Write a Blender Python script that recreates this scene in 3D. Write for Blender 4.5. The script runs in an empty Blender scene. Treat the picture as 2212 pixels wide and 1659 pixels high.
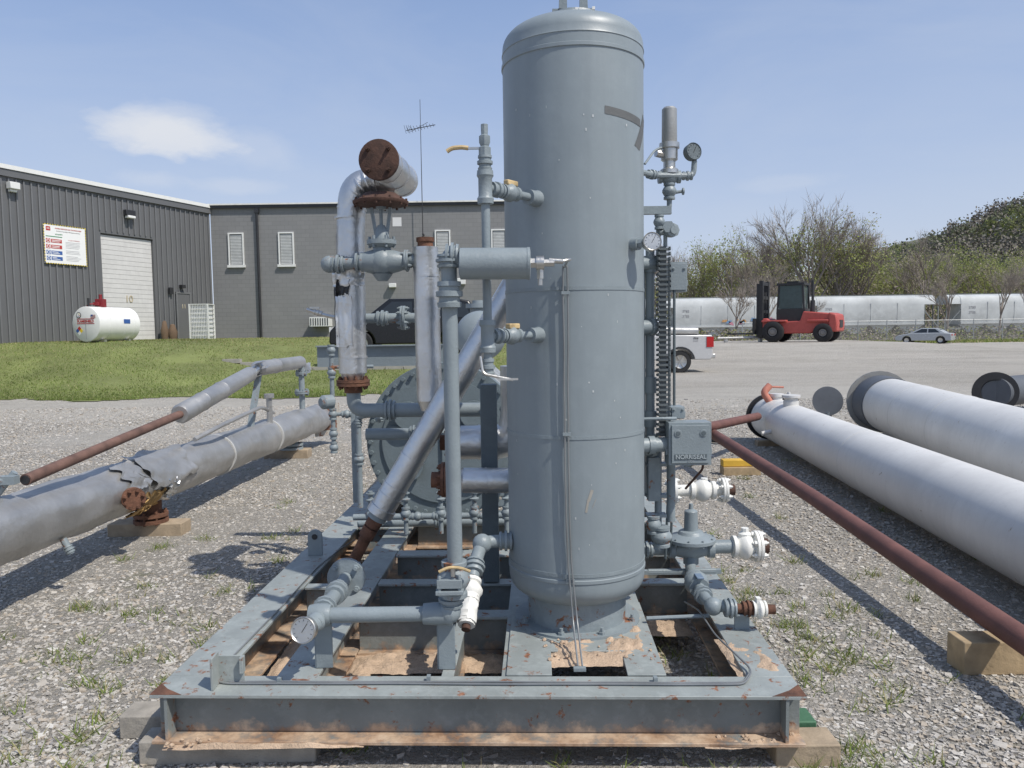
import bpy, math, random
import numpy as np
from mathutils import Vector, Matrix, noise
random.seed(7); rng=np.random.default_rng(7)
V=Vector
scene=bpy.context.scene
scene.view_settings.view_transform='Standard'; scene.view_settings.look='None'; scene.view_settings.exposure=0
COL=scene.collection
# ------------------------------------------------------------------ materials
def N(nt,t,**k):
    n=nt.nodes.new(t)
    for a,b in k.items(): setattr(n,a,b)
    return n
def ramp(nt,src,stops):
    r=N(nt,'ShaderNodeValToRGB'); nt.links.new(src,r.inputs[0])
    e=r.color_ramp.elements
    while len(e)<len(stops): e.new(.5)
    for i,(p,c) in enumerate(stops):
        e[i].position=p; e[i].color=(c[0],c[1],c[2],1) if not isinstance(c,(int,float)) else (c,c,c,1)
    return r.outputs[0]
def mix(nt,f,a,b,mode='MIX'):
    m=N(nt,'ShaderNodeMix',data_type='RGBA',blend_type=mode)
    for s,x in ((m.inputs[0],f),(m.inputs[6],a),(m.inputs[7],b)):
        if isinstance(x,bpy.types.NodeSocket): nt.links.new(x,s)
        elif isinstance(x,(int,float)): s.default_value=x
        else: s.default_value=(x[0],x[1],x[2],1)
    return m.outputs[2]
def mth(nt,op,a,b=0.0,clamp=False):
    m=N(nt,'ShaderNodeMath',operation=op,use_clamp=clamp)
    for s,x in ((m.inputs[0],a),(m.inputs[1],b)):
        if isinstance(x,bpy.types.NodeSocket): nt.links.new(x,s)
        else: s.default_value=x
    return m.outputs[0]
def noi(nt,vec,scale,detail=4,rough=.55,dist=0):
    n=N(nt,'ShaderNodeTexNoise'); n.inputs['Scale'].default_value=scale; n.inputs['Detail'].default_value=detail
    n.inputs['Roughness'].default_value=rough; n.inputs['Distortion'].default_value=dist
    nt.links.new(vec,n.inputs['Vector']); return n.outputs[0]
RUST=(.17,.075,.04)
def mat(name,col,rough=.5,metal=0.,var=.12,scale=5,bump=.05,bscale=60,rust=0.,dirt=0.,streak=0.,rustcol=RUST,chalk=0.,bd=.01):
    m=bpy.data.materials.new(name); m.use_nodes=True; nt=m.node_tree; b=nt.nodes['Principled BSDF']
    pos=N(nt,'ShaderNodeNewGeometry').outputs['Position']
    n1=noi(nt,pos,scale,6); n2=noi(nt,pos,scale*.22,3)
    f=mth(nt,'ADD',mth(nt,'MULTIPLY',n1,.6),mth(nt,'MULTIPLY',n2,.4))
    lo=[c*(1-var) for c in col]; hi=[min(1,c*(1+var)) for c in col]
    c=ramp(nt,f,[(.35,lo),(.65,hi)])
    if chalk:
        k=ramp(nt,noi(nt,pos,scale*3,8,.7),[(.5,0.),(.72,1.)])
        c=mix(nt,mth(nt,'MULTIPLY',k,chalk),c,[min(1,x*1.35+.03) for x in col])
    if streak:
        mp=N(nt,'ShaderNodeMapping'); mp.inputs['Scale'].default_value=(22,22,1.2); nt.links.new(pos,mp.inputs[0])
        s=ramp(nt,noi(nt,mp.outputs[0],1.,5),[(.45,0.),(.75,1.)])
        c=mix(nt,mth(nt,'MULTIPLY',s,streak),c,[x*.72 for x in col])
    rr=None
    if rust:
        k=ramp(nt,noi(nt,pos,13,9,.7,.3),[(max(0,.70-rust*.30),0.),(min(1,.75-rust*.30),1.)])
        rc=ramp(nt,noi(nt,pos,45,5),[(.3,[x*.6 for x in rustcol]),(.7,[min(1,x*1.9) for x in rustcol])])
        c=mix(nt,k,c,rc); rr=k
    if dirt:
        sp=N(nt,'ShaderNodeSeparateXYZ'); nt.links.new(pos,sp.inputs[0])
        z=mth(nt,'SUBTRACT',.135+dirt*.02,sp.outputs[2]); z=mth(nt,'MULTIPLY',z,22)
        k=mth(nt,'ADD',z,mth(nt,'MULTIPLY',mth(nt,'SUBTRACT',noi(nt,pos,14,7,.65),.5),4.0))
        k=mth(nt,'MULTIPLY',k,1.1,True)
        dc=ramp(nt,noi(nt,pos,7,7,.65),[(.36,(.17,.085,.045)),(.48,(.38,.25,.16)),(.65,(.55,.42,.30))])
        c=mix(nt,k,c,dc)
    nt.links.new(c,b.inputs['Base Color'])
    b.inputs['Metallic'].default_value=metal
    if rr is not None:
        q=mth(nt,'ADD',mth(nt,'MULTIPLY',rr,.9-rough),rough); nt.links.new(q,b.inputs['Roughness'])
        if metal: nt.links.new(mth(nt,'MULTIPLY',mth(nt,'SUBTRACT',1.,rr),metal),b.inputs['Metallic'])
    else:
        q=mth(nt,'ADD',mth(nt,'MULTIPLY',n1,.2),rough-.1); nt.links.new(q,b.inputs['Roughness'])
    if bump:
        bp=N(nt,'ShaderNodeBump'); bp.inputs['Strength'].default_value=min(1,bump*4); bp.inputs['Distance'].default_value=bd
        nt.links.new(noi(nt,pos,bscale,6,.6),bp.inputs['Height']); nt.links.new(bp.outputs[0],b.inputs['Normal'])
    return m
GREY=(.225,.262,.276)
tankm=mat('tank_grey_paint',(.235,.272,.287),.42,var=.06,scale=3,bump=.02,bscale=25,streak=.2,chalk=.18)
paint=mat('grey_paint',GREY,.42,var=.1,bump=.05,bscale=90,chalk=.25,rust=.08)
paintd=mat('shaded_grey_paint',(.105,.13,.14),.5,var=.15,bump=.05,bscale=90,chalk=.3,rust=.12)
coverm=mat('cover_paint',(.15,.185,.20),.5,var=.12,bump=.05,bscale=60,chalk=.3,rust=.12)
paintr=mat('grey_paint_worn',GREY,.5,var=.12,bump=.06,chalk=.5,rust=.40)
framem=mat('frame_paint',(.19,.21,.205),.5,var=.18,bump=.06,chalk=.5,rust=.34,dirt=1.0)
railm=mat('frame_top_paint',(.27,.295,.285),.5,var=.18,bump=.05,chalk=.6,rust=.42)
silver=mat('aluminium_jacket',(.64,.64,.63),.38,metal=.92,var=.14,scale=4,bump=.14,bscale=5,bd=.025,streak=.12,chalk=.15)
silverd=mat('old_aluminium_jacket',(.43,.425,.41),.46,metal=.65,var=.18,scale=3,bump=.14,bscale=4,bd=.03,streak=.15,chalk=.3)
rustm=mat('rusted_steel',(.15,.07,.042),.85,var=.5,scale=14,bump=.15,bscale=60)
rustpipe=mat('rusty_pipe',(.15,.085,.065),.8,var=.4,scale=8,bump=.08,bscale=60)
redox=mat('red_oxide_pipe',(.15,.067,.054),.7,var=.28,scale=6,bump=.05,bscale=60)
darkrust=mat('dark_rust',(.075,.038,.026),.85,var=.4,scale=20,bump=.1)
white=mat('white_paint',(.74,.73,.68),.5,var=.1,bump=.04,rust=.2)
whitep=mat('white_pipe_paint',(.62,.61,.58),.45,var=.1,scale=1.6,bump=.02,streak=.2,chalk=.2,rust=.18,rustcol=(.26,.21,.16))
yel=mat('yellow_handle',(.50,.37,.19),.6,var=.35,scale=30,bump=.05)
steel=mat('steel',(.55,.54,.51),.35,metal=.9,var=.15,bump=.03)
tubem=mat('steel_tubing',(.24,.25,.25),.4,metal=.4,var=.2,bump=.02)
black=mat('black_rubber',(.02,.02,.021),.75,var=.2,bump=.05)
blk=mat('black_paint',(.028,.028,.03),.45,var=.2,bump=.03)
glass=mat('dark_glass',(.025,.03,.035),.1,var=.1,bump=0)
dialm=mat('dial_white',(.72,.72,.69),.3,var=.04,bump=0)
wood=mat('weathered_timber',(.33,.26,.18),.85,var=.3,scale=9,bump=.15,bscale=30)
woody=mat('yellow_timber',(.43,.32,.19),.8,var=.3,scale=9,bump=.12,bscale=30,streak=.3)
woodg=mat('grey_timber',(.30,.275,.235),.9,var=.3,scale=10,bump=.15,bscale=30)
yelp=mat('yellow_paint',(.65,.40,.05),.6,var=.2,bump=.05)
faded=mat('faded_number_paint',(.50,.43,.30),.7,var=.15,bump=0)
grn=mat('green_paint',(.05,.13,.07),.7,var=.2,bump=.05)
tape=mat('dark_tape',(.115,.12,.12),.7,var=.12)
wool=mat('yellow_insulation',(.42,.27,.11),.95,var=.5,scale=25,bump=.3)
# ------------------------------------------------------------------ mesh builder
def basis(ax):
    z=V(ax).normalized(); t=V((0,0,1)) if abs(z.z)<.9 else V((1,0,0))
    x=t.cross(z).normalized(); y=z.cross(x); return x,y,z
class MB:
    def __init__(s): s.v=[]; s.f=[]; s.m=[]
    def add(s,vs,fs,mi=0):
        o=len(s.v); s.v+= [tuple(p) for p in vs]; s.f+=[tuple(i+o for i in f) for f in fs]; s.m+=[mi]*len(fs)
    def lathe(s,o,ax,prof,n=24,mi=0,caps=True):
        x,y,z=basis(ax); o=V(o); vs=[]
        for t,r in prof:
            for i in range(n):
                a=2*math.pi*i/n; vs.append(o+z*t+(x*math.cos(a)+y*math.sin(a))*r)
        fs=[]
        for k in range(len(prof)-1):
            for i in range(n):
                j=(i+1)%n; fs.append((k*n+i,k*n+j,(k+1)*n+j,(k+1)*n+i))
        if caps:
            if prof[0][1]>1e-5: fs.append(tuple(range(n-1,-1,-1)))
            if prof[-1][1]>1e-5: fs.append(tuple((len(prof)-1)*n+i for i in range(n)))
        s.add(vs,fs,mi)
    def cyl(s,p,q,r,r2=None,n=20,mi=0):
        p=V(p);q=V(q); s.lathe(p,q-p,[(0,r),((q-p).length,r if r2 is None else r2)],n,mi)
    def tube(s,pts,r,bend=.05,n=16,mi=0,steps=7):
        P=[V(p) for p in pts]; Q=[P[0]]
        for i in range(1,len(P)-1):
            a=P[i-1]-P[i]; b=P[i+1]-P[i]; d=min(bend,a.length*.49,b.length*.49)
            A=P[i]+a.normalized()*d; B=P[i]+b.normalized()*d
            for k in range(steps+1):
                t=k/steps; Q.append(A*(1-t)**2+P[i]*2*t*(1-t)+B*t*t)
        Q.append(P[-1])
        d=(Q[1]-Q[0]).normalized(); x,y,z=basis(d); vs=[]
        for i,q in enumerate(Q):
            if i==0: t=(Q[1]-Q[0])
            elif i==len(Q)-1: t=Q[-1]-Q[-2]
            else: t=(Q[i+1]-Q[i]).normalized()+(Q[i]-Q[i-1]).normalized()
            t.normalize(); x=(x-t*x.dot(t)).normalized(); y=t.cross(x)
            for k in range(n):
                a=2*math.pi*k/n; vs.append(q+(x*math.cos(a)+y*math.sin(a))*r)
        fs=[]
        for k in range(len(Q)-1):
            for i in range(n):
                j=(i+1)%n; fs.append((k*n+i,k*n+j,(k+1)*n+j,(k+1)*n+i))
        fs.append(tuple(range(n-1,-1,-1))); fs.append(tuple((len(Q)-1)*n+i for i in range(n)))
        s.add(vs,fs,mi)
    def obox(s,c,X,Y,Z,mi=0):
        c=V(c);X=V(X)*.5;Y=V(Y)*.5;Z=V(Z)*.5
        vs=[c+X*a+Y*b+Z*d for a in(-1,1) for b in(-1,1) for d in(-1,1)]
        s.add(vs,[(0,1,3,2),(4,6,7,5),(0,4,5,1),(2,3,7,6),(0,2,6,4),(1,5,7,3)],mi)
    def box(s,c,d,mi=0,rz=0.):
        cs,sn=math.cos(rz),math.sin(rz)
        s.obox(c,(d[0]*cs,d[0]*sn,0),(-d[1]*sn,d[1]*cs,0),(0,0,d[2]),mi)
    def bb(s,x0,x1,y0,y1,z0,z1,mi=0): s.box(((x0+x1)/2,(y0+y1)/2,(z0+z1)/2),(x1-x0,y1-y0,z1-z0),mi)
    def beam(s,p,q,w,h,mi=0):
        p=V(p);q=V(q);d=q-p; u=V((0,0,1)) if abs(d.normalized().z)<.95 else V((0,1,0))
        x=d.cross(u).normalized(); y=x.cross(d).normalized(); s.obox((p+q)/2,d,x*w,y*h,mi)
    def prism(s,poly,o,ux,uy,uz,th,mi=0):
        o=V(o);ux=V(ux);uy=V(uy);uz=V(uz); n=len(poly)
        vs=[o+ux*a+uy*b for a,b in poly]+[o+ux*a+uy*b+uz*th for a,b in poly]
        fs=[tuple(range(n-1,-1,-1)),tuple(range(n,2*n))]+[(i,(i+1)%n,n+(i+1)%n,n+i) for i in range(n)]
        s.add(vs,fs,mi)
    def flange(s,o,ax,r,t=.02,nb=8,br=.008,mi=0,bmi=None):
        bmi=mi if bmi is None else bmi; x,y,z=basis(ax); o=V(o)
        s.lathe(o-z*t,z,[(0,r),(t*.9,r)],24,mi); s.lathe(o+z*t*.1,z,[(0,r),(t*.9,r)],24,mi)
        for i in range(nb):
            a=2*math.pi*(i+.5)/nb; c=o+(x*math.cos(a)+y*math.sin(a))*r*.8
            s.lathe(c-z*(t+br*1.6),z,[(0,br*1.3),(2*t+br*3.2,br*1.3)],6,bmi)
            s.lathe(c-z*(t+br*2.6),z,[(0,br*.7),(2*t+br*5.2,br*.7)],6,bmi)
    def coup(s,o,ax,r,L,mi=0):
        x,y,z=basis(ax); o=V(o)-z*L/2
        s.lathe(o,z,[(0,r*1.05),(0,r*1.35),(L*.18,r*1.42),(L*.22,r*1.2),(L*.4,r*1.2),(L*.42,r*1.55),(L*.62,r*1.55),(L*.64,r*1.2),(L*.8,r*1.2),(L*.82,r*1.4),(L,r*1.35),(L,r*1.05)],12,mi)
    def valve(s,o,ax,r,L,mi=0):
        x,y,z=basis(ax); o=V(o)-z*L/2
        s.lathe(o,z,[(0,r*1.1),(0,r*1.45),(L*.14,r*1.45),(L*.18,r*1.15),(L*.3,r*1.5),(L*.45,r*1.8),(L*.55,r*1.8),(L*.7,r*1.5),(L*.82,r*1.15),(L*.86,r*1.45),(L,r*1.45),(L,r*1.1)],16,mi)
    def sph(s,c,r,n=14,mi=0,sz=1.):
        s.lathe(V(c)-V((0,0,r*sz)),(0,0,1),[(r*sz*(1-math.cos(math.pi*k/8)),max(1e-4,r*math.sin(math.pi*k/8))) for k in range(9)],n,mi,False)
WL={}
def thing(name,loc,label,cat,rz=0.,group=None):
    e=bpy.data.objects.new(name,None); e.empty_display_size=.1; e.location=loc; e.rotation_euler=(0,0,rz); COL.objects.link(e)
    e['label']=label; e['category']=cat
    if group: e['group']=group
    WL[e]=V(loc); return e
LOC={}
def fin(mb,name,mats,parent=None,label=None,cat=None,bevel=0.,kind=None,group=None,local=False,flat=False,ang=35):
    if not isinstance(mats,(list,tuple)): mats=[mats]
    A=np.array(mb.v); lo=A.min(0); hi=A.max(0); c=(lo+hi)/2
    if parent is None: c[2]=lo[2]
    if kind=='structure': c[:]=0
    me=bpy.data.meshes.new(name); me.from_pydata((A-c).tolist(),[],mb.f)
    for m in mats: me.materials.append(m)
    me.polygons.foreach_set('material_index',mb.m)
    if not flat:
        me.polygons.foreach_set('use_smooth',[True]*len(mb.f)); me.set_sharp_from_angle(angle=math.radians(ang))
    me.update()
    o=bpy.data.objects.new(name,me); COL.objects.link(o)
    C=V(c.tolist())
    if parent is not None:
        o.parent=parent; o.location=C if local and parent not in LOC else (C-LOC[parent] if local else C-WL[parent])
        if local: LOC[o]=C
        else: WL[o]=C
    else: o.location=C; WL[o]=C
    if label: o['label']=label
    if cat: o['category']=cat
    if kind: o['kind']=kind
    if group: o['group']=group
    if bevel:
        b=o.modifiers.new('bevel','BEVEL'); b.width=bevel; b.segments=2; b.limit_method='ANGLE'; b.angle_limit=math.radians(40)
    return o
def copytree(src,loc,rz=None,label=None):
    def rec(o,par):
        c=o.copy(); COL.objects.link(c)
        if par is not None: c.parent=par; c.matrix_parent_inverse=o.matrix_parent_inverse
        for ch in o.children: rec(ch,c)
        return c
    c=rec(src,None); c.location=loc
    if rz is not None: c.rotation_euler=(0,0,rz)
    if label: c['label']=label
    return c
def rawmesh(name,Vv,F,mi,mats,label=None,cat=None,parent=None,kind='stuff'):
    me=bpy.data.meshes.new(name); me.from_pydata(Vv.tolist(),[],F.tolist())
    for m in mats: me.materials.append(m)
    me.polygons.foreach_set('material_index',np.asarray(mi,dtype=np.int32)); me.update()
    o=bpy.data.objects.new(name,me); COL.objects.link(o)
    if kind: o['kind']=kind
    if label: o['label']=label
    if cat: o['category']=cat
    if parent: o.parent=parent
    return o
def text(s,size,o,ux,uy,m,parent,name='lettering',align='CENTER',wl=None,bold=0.):
    cu=bpy.data.curves.new('t','FONT'); cu.body=s; cu.size=size; cu.align_x=align; cu.align_y='CENTER'; cu.extrude=.002*size/.1; cu.offset=bold*size
    t=bpy.data.objects.new('t',cu); COL.objects.link(t); bpy.context.view_layer.update()
    me=bpy.data.meshes.new_from_object(t.evaluated_get(bpy.context.evaluated_depsgraph_get()))
    bpy.data.objects.remove(t)
    me.materials.clear(); me.materials.append(m)
    ux=V(ux).normalized(); uy=V(uy).normalized(); uz=ux.cross(uy)
    M=Matrix((( ux.x,uy.x,uz.x),(ux.y,uy.y,uz.y),(ux.z,uy.z,uz.z))).to_4x4()
    me.transform(M); ob=bpy.data.objects.new(name,me); COL.objects.link(ob); ob.parent=parent
    ob.location=V(o)-(WL[parent] if wl is None else wl); return ob
# ------------------------------------------------------------------ camera, light, sky
cam=bpy.data.objects.new('camera',bpy.data.cameras.new('camera')); COL.objects.link(cam); scene.camera=cam
cam.data.sensor_width=36; cam.data.lens=27.03; cam.data.clip_end=3000; cam.data.clip_start=.05
R=Matrix.Rotation(math.radians(90-3.95),4,'X')@Matrix.Rotation(math.radians(-.8),4,'Z')
cam.matrix_world=Matrix.Translation((0,0,1.7))@R
EL=math.radians(54); SD=V((.8*math.cos(EL),-.6*math.cos(EL),math.sin(EL)))
sun=bpy.data.objects.new('sun',bpy.data.lights.new('sun','SUN')); COL.objects.link(sun)
sun.data.energy=4.0; sun.data.angle=math.radians(.53); sun.data.color=(1,.95,.875); sun.rotation_euler=SD.to_track_quat('Z','Y').to_euler()
w=bpy.data.worlds.new('World'); scene.world=w; w.use_nodes=True; nt=w.node_tree; bg=nt.nodes['Background']; bg.inputs[1].default_value=.15
sky=N(nt,'ShaderNodeTexSky',sky_type='NISHITA'); sky.sun_disc=False; sky.sun_elevation=EL; sky.sun_rotation=math.radians(127)
sky.air_density=1.0; sky.dust_density=.9; sky.ozone_density=1.6
gen=N(nt,'ShaderNodeTexCoord').outputs['Generated']
def cloud(cx,cs,wx,wz,amp,sc,lo=.42,hi=.75):
    d=V((cx,1,cs)).normalized()
    s=N(nt,'ShaderNodeVectorMath',operation='SUBTRACT'); nt.links.new(gen,s.inputs[0]); s.inputs[1].default_value=d
    m=N(nt,'ShaderNodeVectorMath',operation='MULTIPLY'); nt.links.new(s.outputs[0],m.inputs[0]); m.inputs[1].default_value=(1/wx,.6/wx,1/wz)
    l=N(nt,'ShaderNodeVectorMath',operation='LENGTH'); nt.links.new(m.outputs[0],l.inputs[0])
    mp=N(nt,'ShaderNodeMapping'); mp.inputs['Scale'].default_value=(sc,sc,sc*2.2); nt.links.new(gen,mp.inputs[0])
    n=noi(nt,mp.outputs[0],1,7,.6,.2)
    k=mth(nt,'SUBTRACT',mth(nt,'ADD',n,.55),mth(nt,'MULTIPLY',l.outputs['Value'],.55))
    return mth(nt,'MULTIPLY',ramp(nt,k,[(lo,0.),(hi,1.)]),amp)
c=sky.outputs[0]
sp=N(nt,'ShaderNodeSeparateXYZ'); nt.links.new(gen,sp.inputs[0])
hz_=mth(nt,'SUBTRACT',.96,mth(nt,'MULTIPLY',sp.outputs[2],1.1),True)
hz_=mth(nt,'MAXIMUM',hz_,.25)
hazecol=mix(nt,mth(nt,'MULTIPLY',sp.outputs[2],2.4,True),(4.0,4.4,5.2),(2.1,2.9,4.9))
c=mix(nt,hz_,c,hazecol)
mp=N(nt,'ShaderNodeMapping'); mp.inputs['Scale'].default_value=(2.2,2.2,7); nt.links.new(gen,mp.inputs[0])
veil=mth(nt,'MULTIPLY',ramp(nt,noi(nt,mp.outputs[0],1.3,6,.6,.5),[(.4,0.),(.8,1.)]),.28)
c=mix(nt,veil,c,(4.0,4.4,5.1))
for a in [(-.440,.258,.080,.032,.62,10,.50,.95),(-.43,.250,.070,.022,.80,17,.44,.76),(-.47,.270,.045,.018,.6,19,.44,.80),(-.33,.235,.06,.022,.22,12,.45,.85),(-.46,.20,.04,.012,.25,14,.4,.8),(-.35,.19,.05,.010,.25,14,.4,.8),(.36,.185,.06,.010,.16,14,.4,.8)]:
    c=mix(nt,cloud(*a),c,(4.9,5.1,5.5))
nt.links.new(c,bg.inputs[0])
# ------------------------------------------------------------------ ground
def ss(t): t=max(0.,min(1.,t)); return t*t*(3-2*t)
def H(x,y):
    hl=1.5*ss((y-20.3)/8.5); hr=1.5*ss((y-20.3)/17)
    k=ss((x+13)/6); left=hl*(1-k)+hr*k; left*=1-ss((x-0)/6)
    right=.64*ss((y-32)/20)*(1-ss((x-25)/9))*ss((x-4)/6)*(1-ss((y-62)/10))
    return left+right+.012*noise.noise(V((x*.5,y*.5,0)))
def grid(xs,ys,zoff=0.,mask=None):
    mb=MB(); nx=len(xs)
    mb.v=[(x,y,H(x,y)+zoff) for y in ys for x in xs]
    for j in range(len(ys)-1):
        for i in range(nx-1):
            if mask is None or mask((xs[i]+xs[i+1])/2,(ys[j]+ys[j+1])/2):
                mb.f.append((j*nx+i,j*nx+i+1,(j+1)*nx+i+1,(j+1)*nx+i)); mb.m.append(0)
    return mb
xs=[-900,-400,-150,-60]+list(np.arange(-40,70.1,1.))+[90,150,300,500,900]
ys=[-60,-20]+list(np.arange(-6,20,1.))+list(np.arange(20,75,.75))+[80,90,110,150,200,300,600,1200]
gm=bpy.data.materials.new('gravel'); gm.use_nodes=True; nt=gm.node_tree; b=nt.nodes['Principled BSDF']
pos=N(nt,'ShaderNodeNewGeometry').outputs['Position']
def voro(nt,sc):
    v=N(nt,'ShaderNodeTexVoronoi'); v.inputs['Scale'].default_value=sc; nt.links.new(pos,v.inputs['Vector']); return v
v1=voro(nt,42); v2=voro(nt,105); v3=voro(nt,11)
cc=ramp(nt,v1.outputs['Color'],[(.0,(.30,.275,.235)),(.45,(.42,.39,.345)),(.8,(.50,.475,.425)),(1.,(.60,.575,.525))])
c2=ramp(nt,v2.outputs['Color'],[(.0,(.29,.26,.215)),(.6,(.42,.39,.34)),(1.,(.54,.51,.46))])
c=mix(nt,.45,cc,c2)
c=mix(nt,.25,c,ramp(nt,v3.outputs['Color'],[(.0,(.26,.235,.195)),(.5,(.43,.40,.35)),(1.,(.68,.65,.59))]))
patch=ramp(nt,noi(nt,pos,.55,8,.7),[(.42,0.),(.60,1.)])
c=mix(nt,mth(nt,'MULTIPLY',patch,.4),c,(.37,.325,.26))
mot=ramp(nt,noi(nt,pos,4,10,.8),[(.42,0.),(.58,1.)])
c=mix(nt,mth(nt,'MULTIPLY',mot,.38),c,(.30,.275,.23))
fine=ramp(nt,noi(nt,pos,.16,8,.7),[(.42,0.),(.56,1.)])
c=mix(nt,mth(nt,'MULTIPLY',fine,.45),c,(.54,.505,.44))
grassy=ramp(nt,noi(nt,pos,1.6,9,.76),[(.595,0.),(.645,1.)])
c=mix(nt,mth(nt,'MULTIPLY',grassy,.5),c,(.20,.205,.09))
sp=N(nt,'ShaderNodeSeparateXYZ'); nt.links.new(pos,sp.inputs[0])
# drifts and tyre-swept bands of pale dust across the yard
mp=N(nt,'ShaderNodeMapping'); mp.inputs['Scale'].default_value=(.10,.55,1); nt.links.new(pos,mp.inputs[0])
drift=ramp(nt,noi(nt,mp.outputs[0],1.,9,.72),[(.40,0.),(.60,1.)])
c=mix(nt,mth(nt,'MULTIPLY',drift,.32),c,(.60,.565,.50))
tr=mth(nt,'SUBTRACT',1.,mth(nt,'MULTIPLY',mth(nt,'ABSOLUTE',mth(nt,'SUBTRACT',mth(nt,'ADD',sp.outputs[1],mth(nt,'MULTIPLY',noi(nt,pos,.5,6,.7),5)),20.5)),.16),True)
trn=mth(nt,'MULTIPLY',tr,ramp(nt,noi(nt,pos,1.1,8,.75),[(.38,.25),(.58,1.)]))
c=mix(nt,mth(nt,'MULTIPLY',trn,.6),c,(.62,.59,.52))
nt.links.new(c,b.inputs['Base Color']); b.inputs['Roughness'].default_value=.9
bp=N(nt,'ShaderNodeBump'); bp.inputs['Strength'].default_value=1; bp.inputs['Distance'].default_value=.022
hh=mth(nt,'ADD',mth(nt,'SUBTRACT',1.,v1.outputs['Distance']),mth(nt,'MULTIPLY',v2.outputs['Distance'],-.5))
hh=mth(nt,'ADD',hh,mth(nt,'MULTIPLY',noi(nt,pos,4,9,.8),4.5))
nt.links.new(hh,bp.inputs['Height']); nt.links.new(bp.outputs[0],b.inputs['Normal'])
fin(grid(xs,ys),'ground',gm,kind='structure')
def gmask(x,y):
    e=20.6+.9*noise.noise(V((x*.4,3,0)))+.5*noise.noise(V((x*1.7,8,0)))
    if y<e: return False
    if x>1.5+1.2*noise.noise(V((0,y*.4,0))): return False
    return y<37.8 and x<3
gs=mat('grass_sheet',(.165,.19,.06),.9,var=.3,scale=.8,bump=.2,bscale=12,bd=.04,chalk=.4)
gxs=list(np.arange(-60,3.1,.4)); gys=list(np.arange(19.4,38.2,.2))
fin(grid(gxs,gys,.02,gmask),'grass_ground',gs,kind='structure')
def leafmat(n,c,tr=.3):
    m=bpy.data.materials.new(n); m.use_nodes=True; nt=m.node_tree; b=nt.nodes['Principled BSDF']
    pos=N(nt,'ShaderNodeNewGeometry').outputs['Position']
    nt.links.new(ramp(nt,noi(nt,pos,.35,3),[(.3,[x*.75 for x in c]),(.7,[x*1.25 for x in c])]),b.inputs['Base Color'])
    b.inputs['Roughness'].default_value=.8
    tl_=N(nt,'ShaderNodeBsdfTranslucent'); tl_.inputs[0].default_value=(c[0]*1.2,c[1]*1.2,c[2]*.9,1)
    ms=N(nt,'ShaderNodeMixShader'); ms.inputs[0].default_value=tr
    out=nt.nodes['Material Output']; nt.links.new(b.outputs[0],ms.inputs[1]); nt.links.new(tl_.outputs[0],ms.inputs[2]); nt.links.new(ms.outputs[0],out.inputs[0])
    return m
gA=leafmat('grass_a',(.20,.26,.06)); gB=leafmat('grass_b',(.15,.20,.055)); gC=leafmat('grass_dry',(.36,.32,.17))
def blades(P,h,wd,lean):
    n=len(P); a=rng.uniform(0,2*np.pi,n); d=np.stack([np.cos(a),np.sin(a),np.zeros(n)],1)*wd[:,None]
    l=rng.normal(0,lean,(n,2)); top=P+np.stack([l[:,0]*h,l[:,1]*h,h],1)
    Vv=np.stack([P-d,P+d,top],1).reshape(-1,3); F=np.arange(3*n).reshape(-1,3); return Vv,F
pts=[]
while len(pts)<90000:
    y=20.3+17*random.random()**1.7; x=random.uniform(-y*.72,2)
    if gmask(x,y): 
        dens=noise.noise(V((x*.5,y*.5,5)))
        if dens>-.45*random.random()-.1: pts.append((x,y,H(x,y)))
P=np.array(pts); n=len(P); Vv,F=blades(P,rng.uniform(.03,.085,n),rng.uniform(.008,.02,n),.5)
gi=np.where(rng.random(n)<np.clip((P[:,1]-22)/16,.12,.5),2,rng.integers(0,2,n))
rawmesh('grass',Vv,F,gi,[gA,gB,gC],'rough green grass on the low bank','grass')
# stones
sm=[mat('stone_a',(.46,.43,.385),.88,var=.12,scale=30,bump=.1),mat('stone_b',(.385,.355,.31),.88,var=.12,scale=30,bump=.1),mat('stone_c',(.57,.545,.50),.88,var=.1,scale=30,bump=.1),mat('stone_d',(.41,.355,.285),.88,var=.2,scale=30,bump=.1),mat('stone_e',(.29,.275,.26),.85,var=.2,scale=30,bump=.1)]
n=150000
yy=2.3+16.*rng.random(n)**1.6; xx=(rng.random(n)*2-1)*(yy*.70+.3)
sz=rng.uniform(.0030,.0078,n)*(1+.9*rng.random(n)**11)*(1+yy*.065)
T=np.array([[a,b_,c_] for a in(-1,1) for b_ in(-1,1) for c_ in(-1,1)],float)
Q=T[None]*(1+rng.uniform(-.45,.25,(n,8,1)))+rng.uniform(-.25,.25,(n,8,3))
Q=Q*np.stack([rng.uniform(.7,1.4,n),rng.uniform(.6,1.1,n),rng.uniform(.3,.58,n)],1)[:,None,:]*sz[:,None,None]
a=rng.uniform(0,2*np.pi,n); t=rng.normal(0,.22,n)
ca,sa,ct,st=np.cos(a),np.sin(a),np.cos(t),np.sin(t)
X,Y_,Z=Q[...,0],Q[...,1],Q[...,2]
Y2=Y_*ct[:,None]-Z*st[:,None]; Z2=Y_*st[:,None]+Z*ct[:,None]
Q=np.stack([X*ca[:,None]-Y2*sa[:,None]+xx[:,None],X*sa[:,None]+Y2*ca[:,None]+yy[:,None],Z2+(sz*.18)[:,None]],2)
F0=np.array([(0,1,3,2),(4,6,7,5),(0,4,5,1),(2,3,7,6),(0,2,6,4),(1,5,7,3)])
F=(F0[None]+8*np.arange(n)[:,None,None]).reshape(-1,4)
rawmesh('gravel_stones',Q.reshape(-1,3),F,np.repeat(rng.choice(5,n,p=[.44,.28,.09,.15,.04]),6),sm,'loose grey crushed limestone gravel','gravel')
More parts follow.
